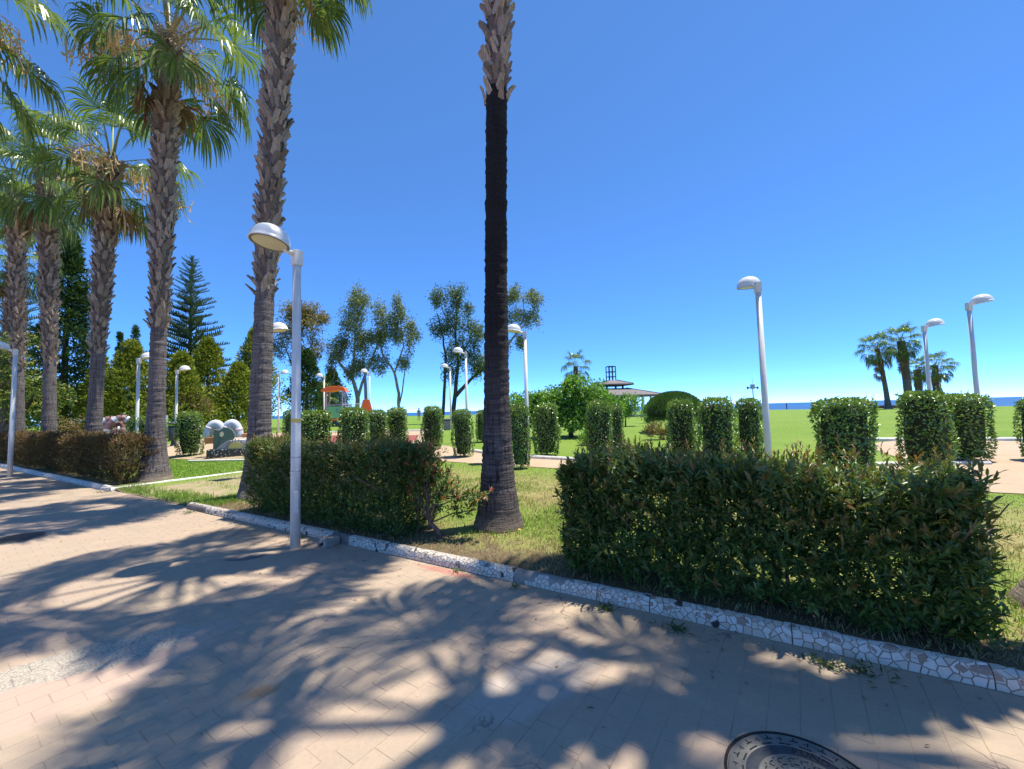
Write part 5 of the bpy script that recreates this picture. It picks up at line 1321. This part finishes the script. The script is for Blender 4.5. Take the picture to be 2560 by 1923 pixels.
def umbrella():
    x, y = 7.79, 20.0; g = np.random.default_rng(260); root = empty('umbrella_shrub', (x, y, float(terr(x, y))), 0, 'dense dome-shaped dark green shrub on a short stem', 'shrub')
    n = 15000; th = g.uniform(0, 6.283, n); u = g.uniform(0, 1, n)
    r = 1.40 * np.sqrt(u); z = 0.62 + 1.28 * np.sqrt(np.clip(1 - (r / 1.46) ** 2.2, 0, 1)); under = g.uniform(size=n) < .22
    lump = 1 + .05 * np.sin(4 * th) + .04 * np.sin(9 * th + r * 6)
    r = r * lump
    z = np.where(under, 0.62 + .35 * (1 - r / 1.5) + g.uniform(-.15, .1, n), z - g.exponential(.05, n))
    P = np.stack([r * np.cos(th), r * np.sin(th), z], 1)
    A = unit(np.stack([np.cos(th) * r * .5, np.sin(th) * r * .5, np.where(under, -.5, 1.0)], 1) + g.normal(size=(n, 3)) * .35)
    B = Batch(); B.add(leaf4(P, A, rdir(n, g), .13, .022, .1))
    link('crown', B.mesh('crown', M['leaf_umbrella']), root)
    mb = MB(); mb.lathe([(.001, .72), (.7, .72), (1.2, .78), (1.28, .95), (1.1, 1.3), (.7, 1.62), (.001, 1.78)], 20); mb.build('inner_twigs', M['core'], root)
    mb = MB(); mb.tube([(-.25, 0, -.05), (-.2, 0, .4), (-.05, 0, .8)], [.10, .09, .08], 8); mb.build('trunk', M['dark_bark'], root)
umbrella()
# ================================================================== PAVILION, PLAYGROUND, SCULPTURES AND SMALL THINGS
def pavilion():
    x, y = 12.05, 50.0; root = empty('pavilion', (x, y, 0.55), R(10), 'open pavilion with two-tiered dark roof and metal lantern tower', 'building')
    def hip(hw, z0, z1, top, name, eave=.12):
        mb = MB(); a = hw; b = top
        vs = [(-a, -a, z0), (a, -a, z0), (a, a, z0), (-a, a, z0), (-b, -b, z1), (b, -b, z1), (b, b, z1), (-b, b, z1)]
        vs += [(v[0], v[1], v[2] - eave) for v in vs[:4]]
        mb.add(vs, [(0, 1, 5, 4), (1, 2, 6, 5), (2, 3, 7, 6), (3, 0, 4, 7), (4, 5, 6, 7), (8, 9, 1, 0), (9, 10, 2, 1), (10, 11, 3, 2), (11, 8, 0, 3), (11, 10, 9, 8)])
        o = mb.build(name, M['roof'], root)
        m2 = MB()
        for i in range(4):
            c0 = Vector(vs[i]); c1 = Vector(vs[4 + i]); m2.tube([c0 + Vector((0, 0, .02)), c1 + Vector((0, 0, .02))], .05, 6)
            n0, n1 = Vector(vs[8 + i]), Vector(vs[8 + (i + 1) % 4]); m2.tube([n0, n1], .05, 6)
        link('roof_trim', m2.mesh('roof_trim', M['roof_edge']), o)
        return o
    hip(4.4, 2.45, 3.35, 1.3, 'lower_roof'); hip(1.95, 3.85, 4.35, .5, 'upper_roof')
    for i, (px, py) in enumerate([(a * 1.0, b * 1.0) for a in (-1, 1) for b in (-1, 1)]):
        mb = MB(); mb.box(px - .09, px + .09, py - .09, py + .09, 3.2, 3.9); mb.build('lantern_post', M['roof_edge'], root)
    for i in range(4):
        for k in range(4):
            a = [(-4, -4), (4, -4), (4, 4), (-4, 4)][i]; b = [(4, -4), (4, 4), (-4, 4), (-4, -4)][i]; f = k / 4
            px = a[0] + (b[0] - a[0]) * f; py = a[1] + (b[1] - a[1]) * f
            mb = MB(); mb.box(px - .1, px + .1, py - .1, py + .1, -.1, 2.36); mb.build('column', M['white_wall'], root, bevel=.01)
    mb = MB(); mb.box(-3.0, 1.6, -1.0, 3.0, 0, 2.34); mb.build('kiosk_wall', M['brick_wall'], root)
    mb = MB(); mb.box(-4.5, 4.5, -4.5, 4.5, -.1, .12); mb.build('plinth', M['concrete'], root, bevel=.02)
    for px in (-.42, 0, .42):
        for py in (-.42, .42):
            mb = MB(); mb.box(px - .045, px + .045, py - .045, py + .045, 4.3, 6.05); mb.build('tower_bar', M['roof_edge'], root)
    for z in (4.75, 5.35, 6.0):
        for sgn in (-1, 1):
            mb = MB(); mb.box(-.46, .46, sgn * .42 - .04, sgn * .42 + .04, z, z + .08); mb.build('tower_bar', M['roof_edge'], root)
            mb = MB(); mb.box(sgn * .42 - .04, sgn * .42 + .04, -.38, .38, z, z + .08); mb.build('tower_bar', M['roof_edge'], root)
pavilion()
def mast():
    root = empty('loudspeaker_mast', (35.0, 60.0, .5), 0, 'slim grey mast with loudspeakers by the sea', 'mast')
    mb = MB(); mb.tube([(0, 0, 0), (0, 0, 3.9)], [.09, .07], 8); mb.build('pole', M['steel'], root)
    mb = MB(); mb.tube([(0, 0, 3.9), (0, 0, 4.9)], .025, 6); mb.build('antenna', M['steel'], root)
    mb = MB(); mb.box(-.24, .24, -.2, .2, 3.3, 3.95); mb.build('cabinet', M['steel'], root, bevel=.02)
    for s_ in (-1, 1):
        Mx = Matrix.Translation((s_ * .25, 0, 3.45)) @ Matrix.Rotation(s_ * R(90), 4, 'Y')
        mb = MB(); mb.lathe([(.05, 0), (.07, .2), (.14, .42), (.22, .5), (.2, .5), (.05, .25)], 12, 0, Mx); mb.build('horn_speaker', M['bin_dark'], root, True)
mast()
mb = MB(); mb.tube([(0, 0, -.1), (0, 0, 1.0)], [.1, .09], 8); mb.tube([(0, 0, 1.0), (0, 0, 1.08)], [.12, .06], 8)
tag(mb.build('bollard', M['bin_dark'], loc=(53, 80, .5)), 'small dark post at the lawn edge against the sea', 'bollard')
mb = MB(); mb.box(-.35, .35, -.2, .2, 0, .5); mb.tube([(0, 0, .5), (.05, 0, .95)], [.16, .1], 8)
tag(mb.build('white_marker_stone', M['white_wall'], bevel=.08, loc=(49.6, 57.5, .5)), 'small white stone left of the sea palms', 'stone')
mb = MB(); mb.box(0, 11, -.2, .2, -.1, .42)  # long low dark box along the lawn edge
tag(mb.build('low_dark_strip', M['dark_bark'], bevel=.04, loc=(50.3, 59.2, .5), rot=(0, 0, R(-25))), 'low dark strip under the sea palms', 'wall')

def playground():
    root = empty('play_tower', (-11.55, 27.0, .55), R(12), 'playground tower with orange roof and green panels', 'play tower')
    for px in (-.48, .48):
        for py in (-.45, .45):
            mb = MB(); mb.tube([(px, py, -.05), (px, py, 2.62)], .045, 8); mb.build('post', M['tan_post'] if px < 0 else M['steel'], root)
    prof = [(-.85, 2.62), (-.72, 2.72), (-.5, 2.88), (-.1, 2.93), (.35, 2.93), (.6, 2.82), (.72, 2.55), (.6, 2.60), (.3, 2.68), (-.1, 2.62), (-.5, 2.58)]
    mb = MB(); mb.prism(prof, -.6, .6); mb.build('roof', M['orange'], root, bevel=.02)
    mb = MB(); mb.box(-.44, .50, -.52, -.47, .86, 1.62); mb.build('front_panel', M['green_panel'], root, bevel=.015)
    mb = MB(); mb.box(-.56, -.51, -.44, .44, .78, 1.62); mb.build('side_panel', M['olive_panel'], root, bevel=.015)
    mb = MB(); mb.box(-.57, -.50, -.46, .46, 1.62, 1.76); mb.build('panel_cap', M['blue_panel'], root, bevel=.02)
    mb = MB(); mb.box(-.48, .50, -.46, .46, .74, .82); mb.build('deck', M['orange'], root, bevel=.01)
    mb = MB(); mb.tube([(-.46, -.45, 1.72), (.46, -.45, 1.72), (1.7, -.45, 1.76)], .03, 8); mb.build('rail', M['steel'], root)
    sw = MB()
    for i in range(12):
        a = i * .5; r_ = .16 - .009 * i; sw.box(.22 + r_ * math.cos(a) - .02, .22 + r_ * math.cos(a) + .02, -.535, -.521, 1.3 + r_ * math.sin(a) - .02, 1.3 + r_ * math.sin(a) + .02)
    sw.build('spiral_print', M['blue_panel'], root)
    mb = MB(); mb.box(.55, 1.9, -.35, .35, .70, .78); mb.build('bridge_deck', M['tan_post'], root)
    for s_ in (-.33, .33):
        mb = MB(); mb.prism([(1.55, 1.35), (1.72, 2.02), (2.05, 2.05), (2.20, 1.50), (2.25, 1.20), (1.75, 1.05)], s_ - .03, s_ + .03); mb.build('slide_side', M['orange'], root, bevel=.01)
    mb = MB(); mb.add([(1.8, -.3, 1.1), (1.8, .3, 1.1), (3.2, .3, .15), (3.2, -.3, .15), (1.8, -.3, 1.05), (1.8, .3, 1.05), (3.2, .3, .1), (3.2, -.3, .1)], [(0, 1, 2, 3), (4, 7, 6, 5), (0, 3, 7, 4), (1, 5, 6, 2), (0, 4, 5, 1), (3, 2, 6, 7)]); mb.build('slide_chute', M['orange'], root)
    for px in (1.0, 1.85):
        mb = MB(); mb.tube([(px, 0, -.05), (px, 0, .72)], .05, 8); mb.build('post', M['tan_post'], root)
playground()

def sculpture():
    root = empty('mosaic_sculpture', (-10.75, 15.7, float(terr(-10.75, 15.7))), R(24), 'mosaic sculpture of arches and a sun on a black speckled base', 'sculpture')
    k = 0.00129; ox, oz = 940, 1400
    cv = lambda l: [((a - ox) * k, (oz - b) * k) for a, b in l]
    mb = MB(); mb.box((430 - ox) * k, (1500 - ox) * k, -.28, .28, -.05, .31); mb.build('base', M['speck_black'], root, bevel=.02)
    arc = lambda cx, cy, rx, ry, a0, a1, n=14: [(cx + rx * math.cos(R(a0 + (a1 - a0) * i / n)), cy - ry * math.sin(R(a0 + (a1 - a0) * i / n))) for i in range(n + 1)]
    g_out = [(560, 1160), (566, 620), (590, 585), (690, 615), (760, 570), (830, 535), (930, 550), (1020, 620), (1080, 740), (1085, 820), (1040, 900), (990, 960), (960, 1160)]
    mb = MB(); mb.prism(cv(g_out), -.12, .10); gs = mb.build('green_slab', M['mos_green'], root, bevel=.015)
    mb = MB(); mb.prism(cv(arc(765, 735, 48, 75, 0, 351, 20)), -.135, -.118); mb.build('eye_disc', M['mos_cream'], gs)
    mb = MB(); mb.prism(cv([(640, 1160), (740, 1060), (860, 960), (960, 915), (1010, 930), (1010, 1160)]), -.20, -.128); mb.build('grey_wing', M['mos_grey'], root, bevel=.01)
    mb = MB(); mb.prism(cv([(985, 1160), (985, 935), (1010, 912), (1100, 905), (1400, 905), (1460, 935), (1470, 1160)]), -.18, .16); mb.build('white_bench', M['mos_white'], root, bevel=.03)
    mb = MB(); mb.prism(cv(arc(1120, 1160, 172, 190, 0, 180, 18)), -.215, -.185); sn = mb.build('sun_disc', M['mos_yellow'], root)
    for i in range(9):
        a = R(18 + 18 * i); mb = MB(); r0, r1 = 205, 262
        p0 = (1120 + r0 * math.cos(a), 1160 - r0 * math.sin(a) * 1.05); p1 = (1120 + r1 * math.cos(a), 1160 - r1 * math.sin(a) * 1.05); nx, nz = -math.sin(a) * 10, -math.cos(a) * 10
        mb.prism(cv([(p0[0] - nx, p0[1] - nz), (p1[0] - nx, p1[1] - nz), (p1[0] + nx, p1[1] + nz), (p0[0] + nx, p0[1] + nz)]), -.215, -.182); mb.build('sun_ray', M['mos_brown'], sn)
    for cx, rx, top, nm in ((520, 235, 395, 'left'), (930, 240, 395, 'right')):
        pts = []
        for i in range(15):
            a = R(185 - 190 * i / 14); pts.append(Vector(((cx - ox + rx * .80 * math.cos(a)) * k, .45, (oz - 820) * k + 400 * k * math.sin(a))))
        rad = [0.15] * 15
        mb = MB(); mb.tube(pts, rad, 14); mb.build('arch', M['mos_white'], root, True)
        for j in (3, 11):
            mb = MB(); mb.tube([pts[j], pts[j + 1]], .155, 14); mb.build('arch_band', M['mos_pink'], root, True)
    mb = MB(); mb.prism(cv([(285, 1010), (280, 830), (330, 810), (535, 810), (540, 1010)]), .30, .62); mb.build('orange_block', M['mos_orange'], root, bevel=.03)
    mb = MB(); mb.prism(cv(arc(1265, 810, 115, 62, 0, 345, 18)), .35, .60); mb.build('orange_block', M['mos_orange'], root, bevel=.02)
sculpture()
def serpent():
    z0 = float(terr(-15.5, 16.6)); root = empty('serpent_sculpture', (-16.0, 16.6, z0), R(38), 'brown and white striped mosaic serpent sculpture in looping arches', 'sculpture')
    def arch(x0, x1, z, h, y, lean, n, r_):
        pts = []
        for i in range(n + 1):
            a = math.pi * i / n; pts.append(Vector(((x0 + x1) / 2 - (x1 - x0) / 2 * math.cos(a) + lean * math.sin(a), y, z + h * math.sin(a))))
        for i in range(n):
            mb = MB(); mb.tube([pts[i], pts[i].lerp(pts[i + 1], .5), pts[i + 1]], r_, 16)
            mb.build('white_band' if i % 3 == 1 else 'brown_band', M['mos_white'] if i % 3 == 1 else M['mos_brown'], root, False)
    arch(-.62, .22, .78, .82, .16, .06, 12, .135); arch(-.28, .62, .78, .86, -.12, .05, 12, .135); arch(.0, .34, .78, .42, -.36, 0, 9, .11)
    mb = MB(); mb.lathe([(.001, 0), (.75, 0), (.8, .4), (.78, .74), (.6, .82), (.001, .84)], 16)
    mb.v = [(a * (1 + .06 * math.sin(7 * c + 5 * a)), b * (1 + .05 * math.sin(9 * a)), c) for a, b, c in mb.v]; mb.build('rock_base', M['mos_cream'], root)
    mb = MB(); mb.tube([(.62, -.12, .86), (.8, -.16, .9), (.95, -.18, .86)], [.13, .15, .06], 10); mb.build('head', M['mos_grey'], root, True)
serpent()
mb = MB(); mb.lathe([(.001, 0), (.16, 0), (.17, .25), (.15, .55), (.10, .72), (.04, .80), (.001, .81)], 14); mb.box(-.22, .22, -.16, .16, -.03, .12)
tag(mb.build('yellow_mosaic_figure', M['mos_yellowish'], smooth=False, scale=(.7, .7, .62), loc=(-12.85, 15.2, float(terr(-12.85, 15.2)))), 'small yellow mosaic figure peeping out right of the corner palm', 'sculpture')

def litter_bin():
    x, y = -16.3, 19.85; z = float(terr(x, y)); root = empty('litter_bin', (x, y, z), 0, 'dark grey litter bin at the lamp left of the column bush', 'bin')
    mb = MB(); mb.lathe([(.001, .28), (.15, .28), (.17, .34), (.19, .95), (.17, .97), (.15, .92), (.001, .9)], 18); mb.build('drum', M['bin_dark'], root, True)
    mb = MB(); mb.lathe([(.15, 1.04), (.235, 1.06), (.24, 1.09), (.2, 1.12), (.001, 1.13)], 18); mb.build('rim', M['bin_dark'], root, True)
    mb = MB(); mb.tube([(0, 0, -.05), (0, 0, .3)], [.13, .05], 10); mb.build('foot', M['bin_dark'], root)
litter_bin()
def concrete_bin():
    x, y = -4.05, 25.6; z = float(terr(x, y)); root = empty('concrete_bin', (x, y, z), 0, 'grey concrete bin with dark slot at the foot of a distant lamp', 'bin')
    mb = MB(); mb.box(-.22, .22, -.22, .22, -.02, .56); mb.build('body', M['concrete'], root, bevel=.03)
    mb = MB(); mb.box(-.2, .2, -.2, .2, .56, .62); mb.build('slot', M['bin_dark'], root)
    mb = MB(); mb.box(-.24, .24, -.24, .24, .62, .70); mb.build('lid', M['concrete'], root, bevel=.02)
concrete_bin()
def signboard():
    x, y = -20.2, 24.0; z = float(terr(x, y)); root = empty('white_signboard', (x, y, z), R(40), 'narrow white board right of the corner palm trunk', 'sign')
    mb = MB(); mb.box(-.13, .13, -.02, .02, .55, 1.35); mb.build('board', M['white_wall'], root, bevel=.01)
    mb = MB(); mb.tube([(0, .03, -.05), (0, .03, 1.3)], .03, 8); mb.build('post', M['steel'], root)
signboard()

def person():
    x, y = -11.8, 52.0; z = float(terr(x, y))
    root = empty('person', (x, y, z), R(200), 'person in grey-purple top and shorts standing on the far lawn', 'person')
    J = {'pel': (0, 0, .90), 'wai': (0, 0, 1.05), 'che': (0, -.01, 1.26), 'nec': (0, 0, 1.42), 'hd': (0, .02, 1.50), 'ht': (0, .02, 1.64),
         'lsh': (-.17, 0, 1.36), 'lel': (-.23, .02, 1.10), 'lwr': (-.20, .10, .90), 'rsh': (.17, 0, 1.36), 'rel': (.23, .02, 1.10), 'rwr': (.22, .08, .88),
         'lhi': (-.09, 0, .86), 'lkn': (-.10, .02, .48), 'lan': (-.10, -.03, .08), 'lto': (-.11, .12, .03), 'rhi': (.09, 0, .86), 'rkn': (.12, .06, .48), 'ran': (.12, .02, .08), 'rto': (.13, .17, .03)}
    rad = {'pel': .13, 'wai': .12, 'che': .145, 'nec': .052, 'hd': .085, 'ht': .07, 'lsh': .06, 'lel': .042, 'lwr': .03, 'rsh': .06, 'rel': .042, 'rwr': .03, 'lhi': .09, 'lkn': .058, 'lan': .04, 'lto': .03, 'rhi': .09, 'rkn': .058, 'ran': .04, 'rto': .03}
    names = list(J); E = [('pel', 'wai'), ('wai', 'che'), ('che', 'nec'), ('nec', 'hd'), ('hd', 'ht'), ('che', 'lsh'), ('lsh', 'lel'), ('lel', 'lwr'), ('che', 'rsh'), ('rsh', 'rel'), ('rel', 'rwr'), ('pel', 'lhi'), ('lhi', 'lkn'), ('lkn', 'lan'), ('lan', 'lto'), ('pel', 'rhi'), ('rhi', 'rkn'), ('rkn', 'ran'), ('ran', 'rto')]
    me = bpy.data.meshes.new('body'); me.from_pydata([J[n] for n in names], [(names.index(a), names.index(b)) for a, b in E], [])
    o = bpy.data.objects.new('body', me); COL.objects.link(o)
    sk = o.modifiers.new('skin', 'SKIN')
    for i, n in enumerate(names):
        v = me.skin_vertices[0].data[i]; v.radius = (rad[n], rad[n]); v.use_root = n == 'pel'
    ss_ = o.modifiers.new('sub', 'SUBSURF'); ss_.levels = 2; ss_.render_levels = 2
    dg = bpy.context.evaluated_depsgraph_get(); m2 = bpy.data.meshes.new_from_object(o.evaluated_get(dg)); bpy.data.objects.remove(o)
    m2.materials.clear()
    for m_ in (plain('skin', (0.42, 0.26, 0.18), .6, .05), plain('grey_purple_cloth', (0.20, 0.16, 0.20), .8, .1), plain('beige_shorts', (0.36, 0.27, 0.22), .8, .1)): m2.materials.append(m_)
    for p in m2.polygons:
        c = p.center; p.use_smooth = True
        p.material_index = 1 if (c.z > .95 and c.z < 1.42 and (abs(c.x) < .2 or c.z > 1.15)) else 2 if .55 < c.z <= .95 and abs(c.x) < .19 else 0
    m2.name = 'body'; link('body', m2, root)
    mb = MB(); mb.lathe([(.085, 1.52), (.098, 1.58), (.085, 1.66), (.05, 1.70), (.001, 1.715)], 12); mb.v = [(a, b - .0, c) for a, b, c in mb.v]; mb.build('hair', plain('dark_hair', (0.02, .015, .012), .6, .1), root, True)
person()

# ================================================================== GRASS, WEEDS AND LITTER
def blades(name, n, region, hmin, hmax, mat, label, seed, width=0.006, clump=0):
    g = np.random.default_rng(seed); pts = []
    while sum(len(p) for p in pts) < n:
        p = region(g, n); pts.append(p)
    P = np.concatenate(pts)[:n]
    z = terr(P[:, 0], P[:, 1]); P = np.stack([P[:, 0], P[:, 1], z - .004], 1)
    A = unit(np.array([0, 0, 1.0]) + g.normal(size=P.shape) * np.array([.45, .45, .1]))
    L = g.uniform(hmin, hmax, n) * g.uniform(.6, 1, n)
    S = unit(np.cross(A, rdir(n, g))); bend = unit(np.cross(S, A)) * g.uniform(.1, .5, n)[:, None]
    w = (width * g.uniform(.7, 1.3, n))[:, None]; L = L[:, None]
    V = np.stack([P - S * w, P + S * w, P + A * L * .55 + bend * L * .2 + S * w * .7, P + A * L * .55 + bend * L * .2 - S * w * .7, P + A * L * .9 + bend * L * .75], 1).reshape(-1, 3)
    i = np.arange(n)[:, None] * 5
    T = np.concatenate([i + [0, 1, 2], i + [0, 2, 3], i + [3, 2, 4]], 1).reshape(-1, 3)
    return tag(link(name, np_mesh(name, V, T, mat)), label, 'grass', None, 'stuff')
def reg(s0, s1, q0, q1, dens_=None):
    def f(g, n):
        s = g.uniform(s0, s1, n); q = q0 + (q1 - q0) * g.uniform(0, 1, n)
        p = O2 + s[:, None] * U2 + q[:, None] * N2
        if dens_ is not None:
            k = dens_(s, q, p[:, 0], p[:, 1]) > g.uniform(0, 1, n); p = p[k]
        keep = (p[:, 1] > 1) & (np.abs(p[:, 0]) < 1.45 * p[:, 1] + 1)
        return p[keep]
    return f
def hsh(x, y, f): return .5 + .5 * np.sin(x * f + 1.7 * np.sin(y * f * .7)) * np.sin(y * f * 1.1 + 1.3 * np.sin(x * f * .6))
blades('dry_grass', 26000, reg(-7.2, 5, .16, 3.2, lambda s, q, x, y: .25 + .75 * hsh(x, y, 3.1)), .03, .10, M['grass_dry'], 'short dry straw-coloured grass behind the mosaic kerb', 301, .0035)
blades('green_grass', 30000, reg(-7.2, 5, .2, 4.5, lambda s, q, x, y: np.clip(hsh(x + 3, y, 2.3) * 1.3 - .35 + (np.abs(s - .3) < 1.1) * (q > 1.1) * .5, 0, 1) * np.clip((q - .1) / .8, .15, 1)), .03, .11, M['grass_green'], 'green grass tufts around the central palm and under the hedges', 302, .004)
blades('green_grass', 36000, reg(-18, -7.6, 1.3, 7.0, lambda s, q, x, y: np.where(s < -10.9, 1.0, np.where(q > 3.5, .15, .35 * hsh(x, y, 2.2)))), .03, .075, M['grass_green'], 'lush short grass of the lawn around the corner palm', 303, .006)
blades('dry_grass', 16000, reg(-6.5, 6, 3.0, 6.5, lambda s, q, x, y: .3 + .7 * hsh(x, y, 1.3)), .02, .05, M['grass_dry'], 'yellowed short lawn between the palms and the sandy path', 304, .006)
blades('green_grass', 9000, reg(-11.0, -6.3, .12, 2.6, lambda s, q, x, y: np.where((s > -7.3), 1.0, np.clip(1.2 - np.abs(q - .35) * 2.2, 0, 1) * hsh(x, y, 1.9))), .04, .13, M['grass_green'], 'weedy grass growing in the entry between the kerbs', 305, .005)
def weed(x, y, z, r, n, label, seed, name='weed', mat='leaf_weed', h=.05):
    g = np.random.default_rng(seed); B = Batch(); th = g.uniform(0, 6.28, n)
    P = np.stack([r * .5 * g.normal(size=n), r * .35 * g.normal(size=n), np.abs(g.normal(size=n)) * h * .25], 1)
    A = unit(np.stack([np.cos(th), np.sin(th), g.uniform(.15, .9, n)], 1)); B.add(leaf4(P, A, np.tile([0, 0, 1.0], (n, 1)), g.uniform(.5, 1.2, n) * h * 1.3, h * .22, .15))
    return tag(link(name, B.mesh(name, M[mat]), None, (x, y, z), (0, 0, KERB_ANG)), label, 'weed')
for i, (s, q, r, lb) in enumerate([(1.52, -.16, .09, 'weed tuft in the paving below the middle of the right hedge'), (2.42, -.17, .08, 'left weed tuft near the right end of the kerb'), (2.62, -.15, .11, 'right weed tuft near the right end of the kerb'), (.12, -.10, .04, 'tiny weed at the bare kerb patch'), (-.62, -.06, .04, 'small weed at the foot of the mosaic kerb'), (-6.5, -.12, .12, 'weeds at the left start of the mosaic kerb'), (.98, -.11, .06, 'thin weed beside the kerb under the right hedge'), (-10.9, -.1, .2, 'weed clump at the kerb corner by the side entry'), (-3.3, -.12, .14, 'grass tuft just left of the near lamp foot')]):
    p = W(s, q); weed(p[0], p[1], 0.0, r, 46 if r > .05 else 18, lb, 400 + i)
def fallen():
    g = np.random.default_rng(500); n = 260; B = Batch()
    s = g.uniform(-8, 4, n); q = -np.abs(g.exponential(.5, n)) - .02; p = O2 + s[:, None] * U2 + q[:, None] * N2
    P = np.stack([p[:, 0], p[:, 1], np.full(n, .006)], 1); th = g.uniform(0, 6.28, n)
    B.add(leaf4(P, np.stack([np.cos(th), np.sin(th), g.uniform(0, .2, n)], 1), np.tile([0, 0, 1.0], (n, 1)), g.uniform(.015, .05, n), g.uniform(.005, .012, n), .3))
    n = 700; s = g.uniform(-6.5, 4, n); q = g.uniform(.2, 1.4, n); p = O2 + s[:, None] * U2 + q[:, None] * N2
    P = np.stack([p[:, 0], p[:, 1], terr(p[:, 0], p[:, 1]) + .01], 1); th = g.uniform(0, 6.28, n)
    B.add(leaf4(P, np.stack([np.cos(th), np.sin(th), g.uniform(-.1, .3, n)], 1), np.tile([0, 0, 1.0], (n, 1)), g.uniform(.03, .07, n), g.uniform(.008, .016, n), .3))
    tag(link('fallen_leaves', B.mesh('fallen_leaves', M['frond_dead'])), 'dry fallen leaves and bits along the kerb', 'leaves', None, 'stuff')
fallen()
for i, (s, q, lb) in enumerate([(-.45, .95, 'yellow dandelion in the grass left of the central palm foot'), (-3.0, .5, 'left yellow flower in the dark grass under the middle hedge'), (-2.35, .55, 'right yellow flower in the dark grass under the middle hedge')]):
    p = W(s, q); z = .1; root = empty('dandelion', (p[0], p[1], z), 0, lb, 'flower')
    mb = MB(); mb.tube([(0, 0, 0), (.005, 0, .09)], .002, 4); mb.build('stalk', M['petiole'], root)
    mb = MB(); mb.lathe([(.001, .085), (.014, .09), (.02, .097), (.001, .1)], 9); mb.build('bloom', M['yellow_tape'], root)
